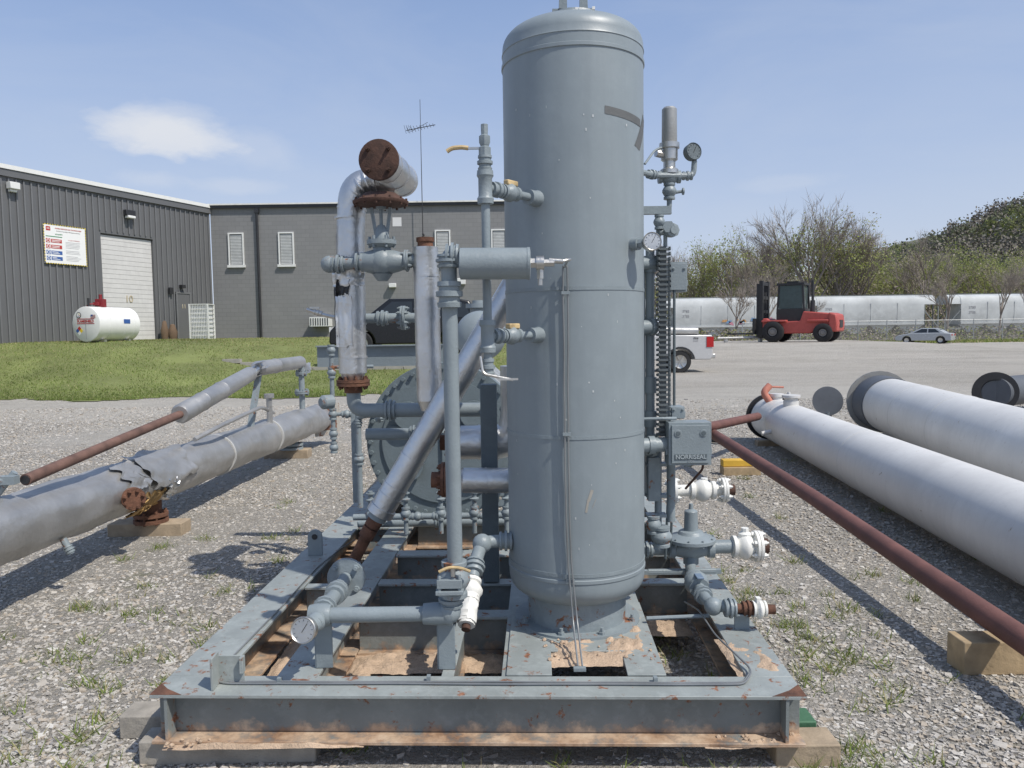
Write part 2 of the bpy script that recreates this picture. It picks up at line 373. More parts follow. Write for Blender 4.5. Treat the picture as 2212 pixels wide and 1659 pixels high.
# weeds
pts=[]
for cx,cy,sx,sy,k in [(-2.15,3.7,.5,.5,34),(-1.9,4.6,.35,.5,12),(1.75,3.5,.35,.5,26),(1.45,4.9,.25,.7,22),(1.4,2.95,.2,.15,9),(-1.9,3.05,.25,.2,14),(2.2,5.5,.5,1.5,14),(-.6,3.3,.2,.2,6),(.75,3.6,.1,.4,14),(.1,2.8,.8,.06,8),(2.6,3.3,.4,.4,9),(-.1,3.3,.1,.1,4),(3,9,1,2,10),(-2.2,6,.5,1.5,14),(1.6,4.4,.3,.4,14)]:
    for i in range(k):
        x=random.gauss(cx,sx);y=random.gauss(cy,sy)
        for j in range(random.randint(8,44)): pts.append((x+random.gauss(0,.035),y+random.gauss(0,.035),0))
P=np.array(pts); n=len(P); Vv,F=blades(P,rng.uniform(.02,.078,n),rng.uniform(.0015,.0048,n),.8)
rawmesh('weeds',Vv,F,rng.choice([0,1,2],n,p=[.45,.3,.25]),[gA,gB,gC],'small weeds growing through the gravel','weeds')
# ------------------------------------------------------------------ SKID
SK=thing('gas_separator_skid',(-.15,5,0),'grey steel skid carrying a tall vertical tank, pipes, valves and gauges','industrial skid')
S2,C2=math.sin(math.radians(2)),math.cos(math.radians(2))
def K(a,b,z): return V((-1.43+a*C2+b*S2, 2.905-a*S2+b*C2, z))
ZT=.305; ZB=.105
def ibeam(mb,p,q,w,dz=0.,webt=.014,tw=None,mt=1):
    p=V(p);q=V(q); up=V((0,0,1)); d=(q-p).normalized(); s=d.cross(up)
    mid=(p+q)/2; L=(q-p).length
    mb.obox((mid.x,mid.y,ZT-dz-.007),d*L,s*(tw or w),up*.014,mt)
    mb.obox((mid.x,mid.y,ZB+dz+.007),d*L,s*w,up*.014,0)
    mb.obox((mid.x,mid.y,(ZT+ZB)/2),d*L,s*webt,up*(ZT-ZB-2*dz-.028),0)
mb=MB(); W=2.53; LG=6.6
ibeam(mb,K(0,.085,0),K(W,.085,0),.17); fin(mb,'end_beam',[framem,railm],SK,bevel=.002)
mb=MB(); ibeam(mb,K(0,LG+.26,0),K(W,LG+.26,0),.17); fin(mb,'end_beam',[framem,railm],SK,bevel=.002)
mb=MB(); ibeam(mb,K(.11,.171,0),K(.11,LG+.17,0),.22); fin(mb,'side_rail',[framem,railm],SK,bevel=.002)
mb=MB(); ibeam(mb,K(W-.09,.171,0),K(W-.09,LG+.17,0),.18); fin(mb,'side_rail',[framem,railm],SK,bevel=.002)
for a in (.06,W-.07):
    mb=MB(); mb.obox(K(a,.04,.205),V((C2,-S2,0))*.012,V((S2,C2,0))*.07,(0,0,.17)); fin(mb,'stiffener_plate',framem,SK)
# rusted flange corners
for a in (.0,W):
    s_=1 if a==0 else -1
    mb=MB(); e=V((C2,-S2,0))*s_; f=V((S2,C2,0)); o=K(a,0,ZT+.0012); mb.add([o,o+e*.13,o+f*.10,o+e*.05+f*.05],[(0,1,3,2)] if s_>0 else [(0,2,3,1)]); fin(mb,'rusty_corner',rustm,SK)
def cm(a0,b0,a1,b1,w,dz=.002):
    m=MB(); ibeam(m,K(a0,b0,0),K(a1,b1,0),w,dz); fin(m,'cross_member',[framem,railm],SK,bevel=.002)
cm(.53,.171,.53,LG+.17,.17)
cm(1.145,.171,1.145,.82,.05)
cm(.62,.87,1.40,.87,.10)
cm(.62,1.36,2.34,1.36,.09)
cm(.62,1.92,2.34,1.92,.12)
cm(.225,2.6,.44,2.6,.1)
cm(.62,2.75,2.34,2.75,.14)
cm(.225,1.30,.44,1.30,.07,.004)
cm(1.42,.171,1.42,2.68,.11,.003)
cm(1.98,.171,1.98,2.68,.10,.003)
mb=MB(); z0,z1=ZT-.001,ZT+.007
def pl(a0,a1,b0,b1): mb.obox(K((a0+a1)/2,(b0+b1)/2,(z0+z1)/2),V((C2,-S2,0))*(a1-a0),V((S2,C2,0))*(b1-b0),(0,0,z1-z0))
pl(1.385,2.03,.40,1.0); pl(1.385,1.57,.171,.40); pl(1.875,2.03,.171,.40)
fin(mb,'base_plate',railm,SK,bevel=.002)
for b0 in (3.1,3.5,3.9):
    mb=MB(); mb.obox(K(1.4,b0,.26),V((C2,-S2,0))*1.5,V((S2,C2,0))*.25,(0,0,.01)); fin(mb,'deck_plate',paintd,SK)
mb=MB(); pol=[(-.045,0),(.045,0),(.045,.10)]+[(.045*math.cos(t),.12+.045*math.sin(t)) for t in np.linspace(0,math.pi,9)]+[(-.045,.10)]
mb.prism(pol,(-1.255,4.76,ZT),(1,0,0),(0,0,1),(0,1,0),.02); mb.cyl((-1.255,4.755,ZT+.12),(-1.255,4.761,ZT+.12),.018,mi=1)
fin(mb,'lifting_eye',[paint,blk],SK,bevel=.002)
mb=MB(); mb.bb(-1.20,-1.19,2.93,3.0,ZT+.001,ZT+.13); mb.bb(-1.195,-1.09,2.995,3.003,ZT+.001,ZT+.115); mb.bb(-1.10,-1.085,2.97,3.0,ZT+.05,ZT+.115)
fin(mb,'angle_bracket',railm,SK,bevel=.002)
# ---- vertical tank
TX,TY,TR=.30,3.65,.324
mb=MB()
def dome(r,h,n=18,e=.74): return [(h*math.sin(math.pi/2*k/n)**e,max(1e-4,r*math.cos(math.pi/2*k/n)**e) if k<n else 1e-4) for k in range(n+1)]
body=[(.555-h,r) for h,r in reversed(dome(TR,.13))]
body+=[(.575,TR),(.578,TR+.004),(.592,TR+.004),(.595,TR)]
body+=[(2.895,TR),(2.898,TR+.005),(2.912,TR+.005),(2.915,TR),(2.955,TR),(2.958,TR+.003),(2.965,TR)]+[(2.970+h,r) for h,r in dome(TR,.132)[1:]]
mb.lathe((TX,TY,0),(0,0,1),body,72,0,False)
TK=fin(mb,'vertical_tank',tankm,SK,label='tall grey painted vertical pressure tank with domed ends')
mb=MB(); mb.lathe((TX,TY,.312),(0,0,1),[(0,.235),(.15,.235)],48); mb.lathe((TX,TY,.312),(0,0,1),[(0,.30),(.012,.30)],48)
for a in (200,250,290,340): mb.lathe((TX+.27*math.cos(math.radians(a)),TY+.27*math.sin(math.radians(a)),.324),(0,0,1),[(0,.016),(.012,.016),(.012,.009),(.03,.009)],6)
fin(mb,'tank_skirt',paintr,TK)
mb=MB()
mb.prism([(-.095,0),(-.03,0),(-.028,.05),(-.03,.2),(-.06,.2),(-.065,.06)],(TX,TY-.08,3.09),(1,0,0),(0,0,1),(0,1,0),.02)
mb.prism([(.095,0),(.065,.06),(.06,.2),(.03,.2),(.028,.05),(.03,0)],(TX,TY-.08,3.09),(1,0,0),(0,0,1),(0,1,0),.02)
mb.box((TX,TY-.07,3.12),(.19,.02,.05)); mb.box((TX,TY-.07,3.28),(.12,.02,.05))
mb.lathe((TX,TY-.07,3.09),(0,0,1),[(0,.125),(.016,.12)],24)
fin(mb,'lifting_lug',paint,TK)
for zz in (1.88,1.23,.615):
    mb=MB(); mb.lathe((TX,TY,zz-.008),(0,0,1),[(0,TR),(0,TR+.0025),(.016,TR+.0025),(.016,TR)],72,0,False)
    mb.box((TX-.075,TY-TR+.006,zz),(.022,.018,.018)); fin(mb,'strap_band',paint,TK)
def strip(a0,a1,zA,zB,wd,n=14):
    mb=MB(); vs=[]
    for k in range(n+1):
        t=k/n; a=math.radians(a0+(a1-a0)*t); z=zA+(zB-zA)*t
        for s_ in(-1,1): 
            if abs(zB-zA)>.05: a_=a+s_*wd/TR*1.6; z_=z-s_*wd*.5
            else: a_=a; z_=z+s_*wd
            vs.append((TX+(TR+.0015)*math.sin(a_),TY-(TR+.0015)*math.cos(a_),z_))
    fs=[(2*k,2*k+2,2*k+3,2*k+1) for k in range(n)]
    mb.add(vs,fs); return mb
fin(strip(20,62,2.635,2.615,.017),'tape_mark',tape,TK); fin(strip(56,76,2.50,2.66,.016),'tape_mark',tape,TK)
scm=mat('scuff',(.33,.31,.27),.8)
for a0,z0,a1,z1,wd in [(5,.95,8,1.0,.004),(8,.92,11,.96,.003),(3,.90,5,.96,.003)]:
    fin(strip(a0,a1,z0,z1,wd,4),'scuff_mark',scm,TK)
chm=mat('primer_chip',(.48,.50,.50),.7)
for k in range(34):
    a=random.uniform(-65,75); z=random.uniform(.7,2.9); h=random.uniform(.002,.006); fin(strip(a,a+random.uniform(.4,1.2),z,z,h,2),'paint_chip',chm,TK)
for k in range(5):
    mb=MB(); mb.box((TX+.03+.05*random.uniform(-1,1),TY-.25,3.075-.004*k),(.012,.01,.02*random.random()+.005)); fin(mb,'paint_chip',white,TK)
for dx in (0,.018):
    mb=MB(); y=TY-TR-.011; wv=lambda: random.uniform(-.003,.003)
    P_=[(.225+dx,y,1.975)]+[(.225+dx+wv()+.012*max(0,(1.-z)/.5),y+wv()*.5,z) for z in np.arange(1.8,.55,-.16)]+[(.252+dx,3.27,.43),(.255+dx,3.07,.322)]
    mb.tube(P_,.0040,.05,8,steps=4); fin(mb,'tubing_line',tubem,SK)
for c_,d_ in [((.235,TY-TR-.013,1.86),(.036,.010,.014)),((.235,TY-TR-.013,1.25),(.036,.010,.014)),((.245,TY-TR-.013,.60),(.036,.010,.014)),((.26,3.05,.320),(.05,.022,.014)),((-.35,2.99,.318),(.015,.025,.022)),((.55,2.95,.318),(.015,.025,.022)),((-.95,3.0,.318),(.015,.025,.016))]:
    mb=MB(); mb.box(c_,d_); fin(mb,'tube_clamp',paint,SK)
for d in (0,.014):
    mb=MB(); z=.3115
    P_=[K(.28,2.2,z),K(.24,2.0,z),K(.20,1.6,z),K(.205,1.0,z),K(.19,.14-d,z),K(.26,.10-d,z)]+[K(a_,.10-d+random.uniform(-.004,.004),z+.001) for a_ in np.arange(.5,2.3,.22)]+[K(2.32,.105-d,z),K(2.38,.2-d,z+.01),K(2.30,.5,z+.03),K(2.28,.75,z+.05),K(2.26,1.0,z)]
    mb.tube(P_,.0040,.05,8,steps=4); fin(mb,'tubing_line',tubem,SK)
def gauge(o,nrm,r,par=SK,stem=None,dark=False):
    o=V(o); x,y,z=basis(nrm); mb=MB()
    mb.lathe(o-z*.035,z,[(0,r*.75),(.006,r*.98),(.03,r),(.04,r*1.04),(.044,r*.98),(.040,r*.9)],24)
    if stem: mb.tube(stem,.012,.02,10)
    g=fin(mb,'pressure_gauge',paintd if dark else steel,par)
    mb=MB(); mb.lathe(o+z*.0035,z,[(0,r*.9),(.001,r*.9)],24,2 if dark else 0)
    for k in range(11):
        t=math.radians(-50+28*k); d=x*math.cos(t)+y*math.sin(t); mb.beam(o+z*.0062+d*r*.68,o+z*.0062+d*r*.82,.0018,.001,1)
    d=(x*.5+y*.86); mb.beam(o+z*.0068-d*r*.2,o+z*.0068+d*r*.6,.003,.001,1)
    fin(mb,'dial_face',[dialm,blk,glass],g); return g
# ---- left side front piping
mb=MB(); mb.tube([(-.197,3.02,1.965),(-.24,3.02,2.005),(-.24,3.03,1.9),(-.24,3.05,.76)],.031,.05)
mb.coup((-.24,3.02,1.845),(0,0,1),.034,.10); mb.coup((-.24,3.02,1.975),(0,0,1),.033,.05); mb.coup((-.225,3.02,1.995),(1,0,.0),.033,.05)
fin(mb,'standing_pipe',paint,SK)
mb=MB(); mb.lathe((-.197,3.0,1.962),(1,0,-.01),[(0,.05),(.004,.061),(.26,.061),(.262,.063),(.272,.063),(.275,.05)],32)
POT=fin(mb,'drip_pot',paint,SK)
mb=MB(); mb.cyl((.075,3,1.96),(.10,3,1.96),.02,n=6); mb.cyl((.10,3,1.96),(.13,3,1.96),.028,n=12); mb.cyl((.13,3,1.96),(.17,3,1.96),.015,n=6); mb.cyl((.15,3,1.97),(.205,3,1.965),.01); mb.cyl((.115,3,1.94),(.115,3,1.90),.014,n=6); mb.cyl((.115,3,1.9),(.115,3,1.875),.009)
mb.tube([(.19,3,1.965),(.235,3.02,1.975),(.235,3.2,1.985),(.232,3.31,1.97)],.006,.03,8)
fin(mb,'pot_fitting',steel,SK)
mb=MB(); o=(-.245,3.06,.70); mb.valve(o,(0,0,1),.036,.15); mb.box((-.26,3.03,.70),(.10,.09,.035)); mb.box((-.26,3.03,.665),(.11,.10,.016))
for dx in(-.04,.04):
    for dy in(-.035,.035): mb.cyl((-.26+dx,3.03+dy,.65),(-.26+dx,3.03+dy,.735),.008,n=6)
VB=fin(mb,'ball_valve',paintr,SK,bevel=.002)
mb=MB(); mb.tube([(-.30,2.985,.752),(-.265,2.99,.768),(-.22,2.99,.768),(-.175,2.985,.752)],.0065,.03,8); mb.cyl((-.245,3.0,.73),(-.245,3.0,.768),.010,mi=1)
fin(mb,'lever_handle',[yel,steel],VB)
mb=MB(); mb.tube([(-.255,3.07,.64),(-.262,3.07,.555),(-.33,3.07,.552),(-.80,3.08,.548)],.031,.06)
mb.coup((-.26,3.07,.61),(0,0,1),.034,.06); mb.lathe((-.375,3.07,.552),(1,0,0),[(0,.032),(0,.042),(.05,.046),(.09,.044),(.12,.05),(.12,.03)],20); mb.sph((-.27,3.07,.56),.05)
mb.lathe((-.845,3.085,.548),(1,0,0),[(0,.04),(.03,.046),(.07,.046),(.09,.04)],20)
mb.tube([(-.80,2.99,.545),(-.80,3.10,.548),(-.79,3.30,.555),(-.787,3.50,.563)],.031,.03); mb.coup((-.79,3.33,.556),(0,1,.03),.033,.09); mb.coup((-.80,3.16,.55),(0,1,.03),.033,.06)
mb.cyl((-.80,3.02,.545),(-.82,2.96,.542),.04,.03)
fin(mb,'drain_header_pipe',paint,SK)
gauge((-.832,2.945,.54),(-.15,-1,.25),.05)
mb=MB(); mb.flange((-.785,3.52,.564),(0,1,0),.088,.014,4,.011); fin(mb,'rusty_flange',paintr,SK,label='rust-stained bolted flange')
mb=MB(); mb.cyl((-.785,3.53,.564),(-.785,3.64,.564),.034); fin(mb,'pipe_stub',rustm,SK)
for x,y in((-.285,3.10),(-.80,3.13)):
    mb=MB(); mb.box((x,y,.40),(.07,.010,.19)); mb.box((x-.035,y+.025,.40),(.010,.055,.19)); mb.box((x,y+.02,.515),(.09,.07,.012)); fin(mb,'pipe_support',paint,SK,bevel=.002)
# ---- level bridle stand pipe
mb=MB(); X,Y=-.095,3.1
mb.tube([(X,Y,1.52),(X,Y,2.40)],.0175,.02); 
for z,l in((2.27,.13),(1.68,.13)): mb.lathe((X,Y,z-l/2),(0,0,1),[(0,.02),(0,.032),(.02,.034),(.03,.028),(l-.03,.028),(l-.02,.034),(l,.032),(l,.02)],14)
mb.coup((X,Y,2.365),(0,0,1),.02,.06); mb.lathe((X,Y,2.395),(0,0,1),[(0,.018),(0,.024),(.03,.024),(.035,.016),(.05,.022),(.075,.022),(.08,.013),(.1,.014),(.12,.014)],8)
mb.coup((X,Y,1.555),(0,0,1),.018,.07)
fin(mb,'level_bridle_pipe',paint,SK)
mb=MB(); mb.box((X-.04,Y,2.423),(.06,.012,.008),1); mb.tube([(X-.065,Y,2.424),(X-.09,Y,2.428),(X-.13,Y,2.425),(X-.15,Y,2.412)],.009,.02,8)
fin(mb,'lever_handle',[yel,steel],SK)
mb=MB(); mb.tube([(X-.03,Y-.02,1.60),(X-.02,Y-.03,1.53),(X+.10,Y-.04,1.505)],.006,.02,8); mb.box((X+.08,Y-.04,1.508),(.08,.018,.008)); fin(mb,'lever_handle',steel,SK)
for z in (2.27,1.68):
    p=V((X,Y,z)); q=V((.13,3.40,z)); d=(q-p).normalized(); mb=MB()
    mb.cyl(p,q,.017); mb.coup(p+d*.07,d,.021,.07); mb.valve(p+d*.16,d,.021,.10); mb.lathe(q-d*.085,d,[(0,.02),(0,.033),(.05,.033),(.075,.04),(.10,.045)],18)
    v=fin(mb,'ball_valve',paint,SK)
    mb=MB(); c=p+d*.17+V((0,0,.04)); mb.beam(c-d*.035,c+d*.035,.026,.022); mb.cyl(c-V((0,0,.03)),c,.007); fin(mb,'lever_handle',yel,v,bevel=.004)
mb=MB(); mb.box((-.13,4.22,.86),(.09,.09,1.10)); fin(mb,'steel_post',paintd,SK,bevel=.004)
# ---- bottom left tank outlet
mb=MB(); mb.tube([(.03,3.58,.71),(-.15,3.55,.715),(-.175,3.45,.66),(-.19,3.38,.60)],.030,.06); mb.coup((-.04,3.57,.712),(1,0,0),.032,.06); mb.sph((-.15,3.53,.712),.046); mb.coup((-.182,3.42,.635),(-.1,-.8,-.6),.032,.06)
fin(mb,'outlet_elbow_pipe',paint,SK)
mb=MB(); d=V((-.07,-.72,-.55)).normalized(); o=V((-.19,3.38,.60)); mb.valve(o+d*.07,d,.030,.11); mb.cyl(o+d*.12,o+d*.20,.026); mb.coup(o+d*.21,d,.027,.06,0); mb.cyl(o+d*.235,o+d*.262,.019,mi=1)
# ragged white wrap
x_,y_,z_=basis(d); vs=[]; n1,m1=18,10
for j in range(m1+1):
    for i in range(n1+1):
        a=2*math.pi*i/n1; r=.041+.010*noise.noise(V((math.cos(a)*2,math.sin(a)*2,j*.7))); t=.09+.14*j/m1+.015*noise.noise(V((math.cos(a)*2,math.sin(a)*2,9)))
        vs.append(o+d*t+(x_*math.cos(a)+y_*math.sin(a))*r)
mb.add(vs,[(j*(n1+1)+i,j*(n1+1)+i+1,(j+1)*(n1+1)+i+1,(j+1)*(n1+1)+i) for j in range(m1) for i in range(n1)])
fin(mb,'white_ball_valve',[white,darkrust],SK)
# ---- diagonal insulated line
mb=MB(); A=V((-.754,4.30,.69)); B=V((.06,4.30,2.02)); d=(B-A).normalized()
mb.cyl(A,B,.071,n=28)
for t in (.10,.16,.35,.62,.9,1.2): mb.cyl(A+d*t,A+d*(t+.012),.0745,n=28)
mb.cyl(A-d*.015,A+d*.03,.078,n=28)
fin(mb,'insulated_diagonal_pipe',silver,SK)
mb=MB(); mb.cyl(A-d*.05,A,.055,mi=1); mb.cyl(A-d*.10,A-d*.03,.045); mb.tube([A-d*.02,A-d*.14,(-.96,4.40,.33)],.034,.05); mb.cyl(A-d*.17,A-d*.11,.044)
fin(mb,'rusty_pipe_end',[rustm,paint],SK,label='bare rusty end of the insulated pipe')
# ---- insulated vertical 1 with elbow
mb=MB(); mb.tube([(-.70,4.72,2.60),(-.93,4.66,2.60),(-.955,4.65,2.30),(-.962,4.65,1.46)],.083,.18,28,steps=9)
for z in (2.38,2.15,1.93,1.75,1.55): mb.lathe((-.958,4.65,z),(0,0,1),[(0,.086),(.012,.086)],28)
for k in range(6):
    t=math.radians(8+k*15); c=V((-.775-.17*math.sin(t),4.66,2.42+.18*math.cos(t))); dd=V((-math.cos(t),0,-math.sin(t))); mb.cyl(c-dd*.005,c+dd*.005,.0875,n=28)
mb.lathe((-.962,4.65,1.42),(0,0,1),[(0,.06),(.06,.083)],28)
fin(mb,'insulated_riser_pipe',silver,SK)
mb=MB()
for (z0,z1,a0,a1,r_,mi_) in [(1.68,1.98,175,225,.090,0),(1.93,2.02,225,275,.089,0),(1.62,1.92,225,285,.096,1),(1.98,2.10,190,330,.091,1)]:
    vs=[];n_=16;m_=14
    for j in range(m_+1):
        for i in range(n_+1):
            e=.05*noise.noise(V((j*.3,z0*5,1))); a=math.radians(a0+(a1-a0)*i/n_)+e*3; rj=r_+.006*noise.noise(V((i*.3,j*.3,z0*3)))+ (.015 if i in(0,n_) else 0)
            vs.append((-.96+rj*math.cos(a),4.65+rj*math.sin(a),z0+(z1-z0)*j/m_+.02*noise.noise(V((i*.3,0,z1)))))
    mb.add(vs,[(j*(n_+1)+i,j*(n_+1)+i+1,(j+1)*(n_+1)+i+1,(j+1)*(n_+1)+i) for j in range(m_) for i in range(n_)],mi_)
fin(mb,'torn_jacket',[blk,silver],SK,label='torn open pipe jacket showing dark lining')
mb=MB(); mb.flange((-.962,4.65,1.40),(0,0,1),.10,.018,8,.009); mb.cyl((-.962,4.65,1.34),(-.962,4.65,1.46),.055); fin(mb,'rusty_flange',rustm,SK,label='heavily rusted bolted flange')
mb=MB(); mb.tube([(-.962,4.65,1.38),(-.962,4.65,1.23),(-.80,4.65,1.23),(-.10,4.65,1.225)],.043,.10); mb.coup((-.74,4.65,1.23),(1,0,0),.043,.06); mb.coup((-.42,4.65,1.228),(1,0,0),.043,.05)
fin(mb,'cross_pipe',paint,SK)
mb=MB(); mb.tube([(-.92,4.8,1.065),(-.30,4.8,1.06)],.037,.03); mb.coup((-.62,4.8,1.062),(1,0,0),.037,.05); fin(mb,'cross_pipe',paint,SK)
# horizontal T with blind flange
mb=MB(); A=V((-.722,4.37,2.66)); B=V((-.665,4.98,2.65)); d=(B-A).normalized()
mb.cyl(A+d*.02,A+d*.55,.10,n=28); 
for t in (.12,.3,.5): mb.cyl(A+d*t,A+d*(t+.012),.104,n=28)
fin(mb,'insulated_header_pipe',silver,SK)
mb=MB(); mb.lathe(A,-d,[(0,.113),(.025,.113),(.027,.108)],32)
x,y,z=basis(d)
for k in range(4):
    a=math.radians(45+90*k); c=A-d*.03+(x*math.cos(a)+y*math.sin(a))*.082
    mb.lathe(c,-d,[(0,.014),(.012,.014),(.012,.009),(.03,.009)],6)
fin(mb,'blind_flange',darkrust,SK,label='rusty blind flange with four bolts')
# control valve
mb=MB(); c=V((-.743,4.5,2.11))
mb.sph(c,.085,20,0,1.0); mb.lathe(c-V((.15,0,0)),(1,0,0),[(0,.06),(.012,.06),(.014,.045),(.06,.06),(.15,.085),(.24,.06),(.286,.045),(.288,.06),(.30,.06)],24)
mb.lathe(c+V((0,0,.05)),(0,0,1),[(0,.06),(.03,.05),(.05,.085),(.075,.085),(.077,.045),(.12,.04),(.16,.02)],24)
mb.lathe(c-V((0,0,.11)),(0,0,1),[(0,.03),(.04,.06)],20)
for k in range(6):
    a=k*math.pi/3; mb.cyl(c+V((.07*math.cos(a),.07*math.sin(a),.08)),c+V((.07*math.cos(a),.07*math.sin(a),.145)),.009,n=6)
for s_ in(-1,1): mb.beam(c+V((s_*.03,0,.15)),c+V((s_*.055,0,.31)),.018,.02)
mb.cyl(c+V((0,0,.15)),c+V((0,0,.34)),.010); mb.lathe(c+V((0,0,.30)),(0,0,1),[(0,.03),(.02,.03)],16)
CV=fin(mb,'control_valve',paint,SK)
mb=MB(); mb.lathe(c+V((0,0,.315)),(0,0,1),[(0,.05),(.012,.155),(.022,.16),(.030,.16),(.034,.15),(.075,.09),(.085,.03)],36)
for k in range(12):
    a=k*math.pi/6; mb.cyl(c+V((.148*math.cos(a),.148*math.sin(a),.315)),c+V((.148*math.cos(a),.148*math.sin(a),.36)),.007,n=6)
fin(mb,'diaphragm_housing',darkrust,CV)
mb=MB(); mb.box(c+V((.10,-.06,.22)),(.05,.004,.05)); fin(mb,'paper_tag',dialm,CV)
mb=MB(); mb.tube([(-1.05,4.5,2.10),(-.555,4.5,2.12)],.036,.02); mb.flange((-.60,4.5,2.118),(1,0,0),.06,.012,4,.008); mb.coup((-.86,4.5,2.11),(1,0,0),.036,.08); mb.sph((-1.05,4.5,2.10),.05); mb.coup((-1.0,4.5,2.10),(1,0,0),.036,.07); mb.cyl((-1.05,4.5,2.10),(-1.05,4.62,2.10),.036)
fin(mb,'valve_pipe',paintr,SK)
# insulated vertical 3
mb=MB(); mb.cyl((-.485,4.5,1.30),(-.491,4.5,2.19),.074,n=28)
for z in (1.5,1.78,1.83,2.02): mb.lathe((-.488,4.5,z),(0,0,1),[(0,.077),(.012,.077)],28)
mb.lathe((-.485,4.5,1.24),(0,0,1),[(0,.05),(.06,.074)],28)
fin(mb,'insulated_vertical_pipe',silver,SK)
mb=MB(); mb.lathe((-.491,4.5,2.19),(0,0,1),[(0,.045),(.03,.045),(.032,.052),(.055,.052)],20); fin(mb,'rusty_cap',rustm,SK)
# middle insulated branches
mb=MB(); mb.cyl((-.262,4.0,.92),(.03,4.0,.915),.066,n=28); mb.cyl((-.15,4,.918),(-.138,4,.918),.069,n=28); mb.lathe((-.262,4,.92),(-1,0,0),[(0,.066),(.03,.045)],24)
fin(mb,'insulated_branch_pipe',silver,SK)
mb=MB(); mb.tube([(-.30,4.42,1.06),(-.06,4.42,1.06),(.0,4.42,1.10),(.03,4.42,1.20),(.03,4.42,1.5)],.098,.14,26); mb.cyl((-.2,4.42,1.06),(-.188,4.42,1.06),.102,n=24); mb.cyl((-.09,4.42,1.06),(-.078,4.42,1.06),.102,n=24)
fin(mb,'insulated_branch_pipe',silver,SK)
mb=MB(); mb.flange((-.36,4.0,.925),(1,0,0),.092,.016,8,.009); mb.cyl((-.43,4.0,.925),(-.27,4,.92),.042); fin(mb,'rusty_flange',rustm,SK,label='rusty bolted flange pair')
mb=MB(); mb.flange((-.355,4.42,1.06),(1,0,0),.09,.016,8,.009); mb.cyl((-.42,4.42,1.06),(-.28,4.42,1.06),.045); fin(mb,'rusty_flange',rustm,SK,label='rusty bolted flange pair')
# heater shell behind
mb=MB(); hx,hz=-.50,.90
mb.lathe((hx,5.74,hz),(0,1,0),[(0,.47),(0,.49),(3.3,.49),(3.45,.40),(3.52,.2),(3.54,.001)],56)
for t in (.35,.8,1.25,1.7,2.2,2.7): mb.lathe((hx,5.74+t,hz),(0,1,0),[(0,.494),(.03,.494)],56)
HT=fin(mb,'heater_shell',mat('pale_jacket',(.42,.44,.44),.45,metal=.3,var=.12,bump=.08,bscale=8),SK,label='large horizontal heater shell in pale jacket')
mb=MB(); mb.lathe((hx,5.62,hz),(0,1,0),[(0,.575),(.04,.58),(.045,.58),(.10,.58)],64)
for k in range(44):
    a=2*math.pi*k/44; mb.lathe((hx+.545*math.cos(a),5.59,hz+.545*math.sin(a)),(0,1,0),[(0,.016),(.15,.016)],6)
mb.lathe((hx,5.615,hz),(0,-1,0),[(0,.46),(.014,.46)],48)
mb.box((hx,5.59,hz-.02),(.035,.03,.8)); mb.box((hx,5.59,hz+.1),(.8,.03,.035))
for dx,dz,r_ in((-.26,.20,.10),(.22,.20,.10),(-.26,-.18,.10),(.22,-.18,.10)): mb.lathe((hx+dx,5.54,hz+dz),(0,1,0),[(0,r_),(.025,r_),(.025,r_*.7),(.08,r_*.7)],24)
fin(mb,'end_cover_plate',coverm,HT,label='large round bolted end cover plate')
for y in (6.2,8.6):
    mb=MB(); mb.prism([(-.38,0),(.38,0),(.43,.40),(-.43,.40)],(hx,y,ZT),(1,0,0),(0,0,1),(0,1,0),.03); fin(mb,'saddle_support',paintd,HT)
mb=MB(); mb.lathe((-.27,6.6,1.66),(0,1,0),[(0,.001),(.02,.12),(.06,.19),(.12,.22),(1.9,.22),(2.0,.12),(2.02,.001)],40); mb.cyl((-.27,6.9,1.2),(-.27,6.9,1.5),.06); mb.cyl((-.27,8.2,1.2),(-.27,8.2,1.5),.06)
mb.lathe((-.30,7.0,1.86),(0,0,1),[(0,.07),(.05,.07),(.052,.11),(.09,.11),(.092,.05),(.12,.05)],20)
fin(mb,'expansion_drum',tankm,SK)
mb=MB(); mb.box((-.98,5.78,1.53),(.95,.05,.16)); mb.box((-.98,5.75,1.605),(.95,.06,.01)); fin(mb,'cable_tray',paint,SK)
for i,x in enumerate((-.98,-.74,-.50,-.27,-.05)):
    mb=MB(); z=.42; mb.cyl((x,5.2,z-.10),(x,5.2,z+.20),.016); mb.valve((x,5.2,z+.04),(0,0,1),.020,.09); mb.lathe((x,5.2,z+.13),(0,0,1),[(0,.03),(.012,.034),(.02,.016),(.05,.016),(.05,.03),(.056,.03)],14); mb.valve((x+.08,5.2,z+.02),(1,0,0),.018,.08); fin(mb,'needle_valve',paintr,SK)
for p0,p1,r_ in (((-1.1,5.2,.44),(.05,5.2,.44),.022),((-1.1,5.35,.36),(.05,5.35,.36),.03)):
    mb=MB(); mb.cyl(p0,p1,r_); mb.coup((V(p0)+V(p1))/2,(1,0,0),r_,.06); fin(mb,'manifold_pipe',paint,SK)
mb=MB(); x,y,z0,z1,r=-1.10,5.45,.45,1.12,.020; mb.cyl((x,y,z0),(x,y,z1),r); mb.valve((x,y,.8),(0,0,1),r*1.1,.08); mb.coup((x,y,z1-.06),(0,0,1),r,.05); mb.tube([(x,y,1.10),(x+.06,y-.03,1.12),(x+.25,y-.03,1.12)],.02,.04); mb.flange((x+.16,y-.03,1.12),(1,0,0),.055,.012,6,.007); fin(mb,'instrument_piping',paintr,SK)
mb=MB(); X,Y=-1.29,5.5; mb.cyl((X,Y,.84),(X,Y,1.62),.016); 
for z in (1.58,1.42,1.12,.98,.88): mb.valve((X,Y,z),(0,0,1),.018,.08)
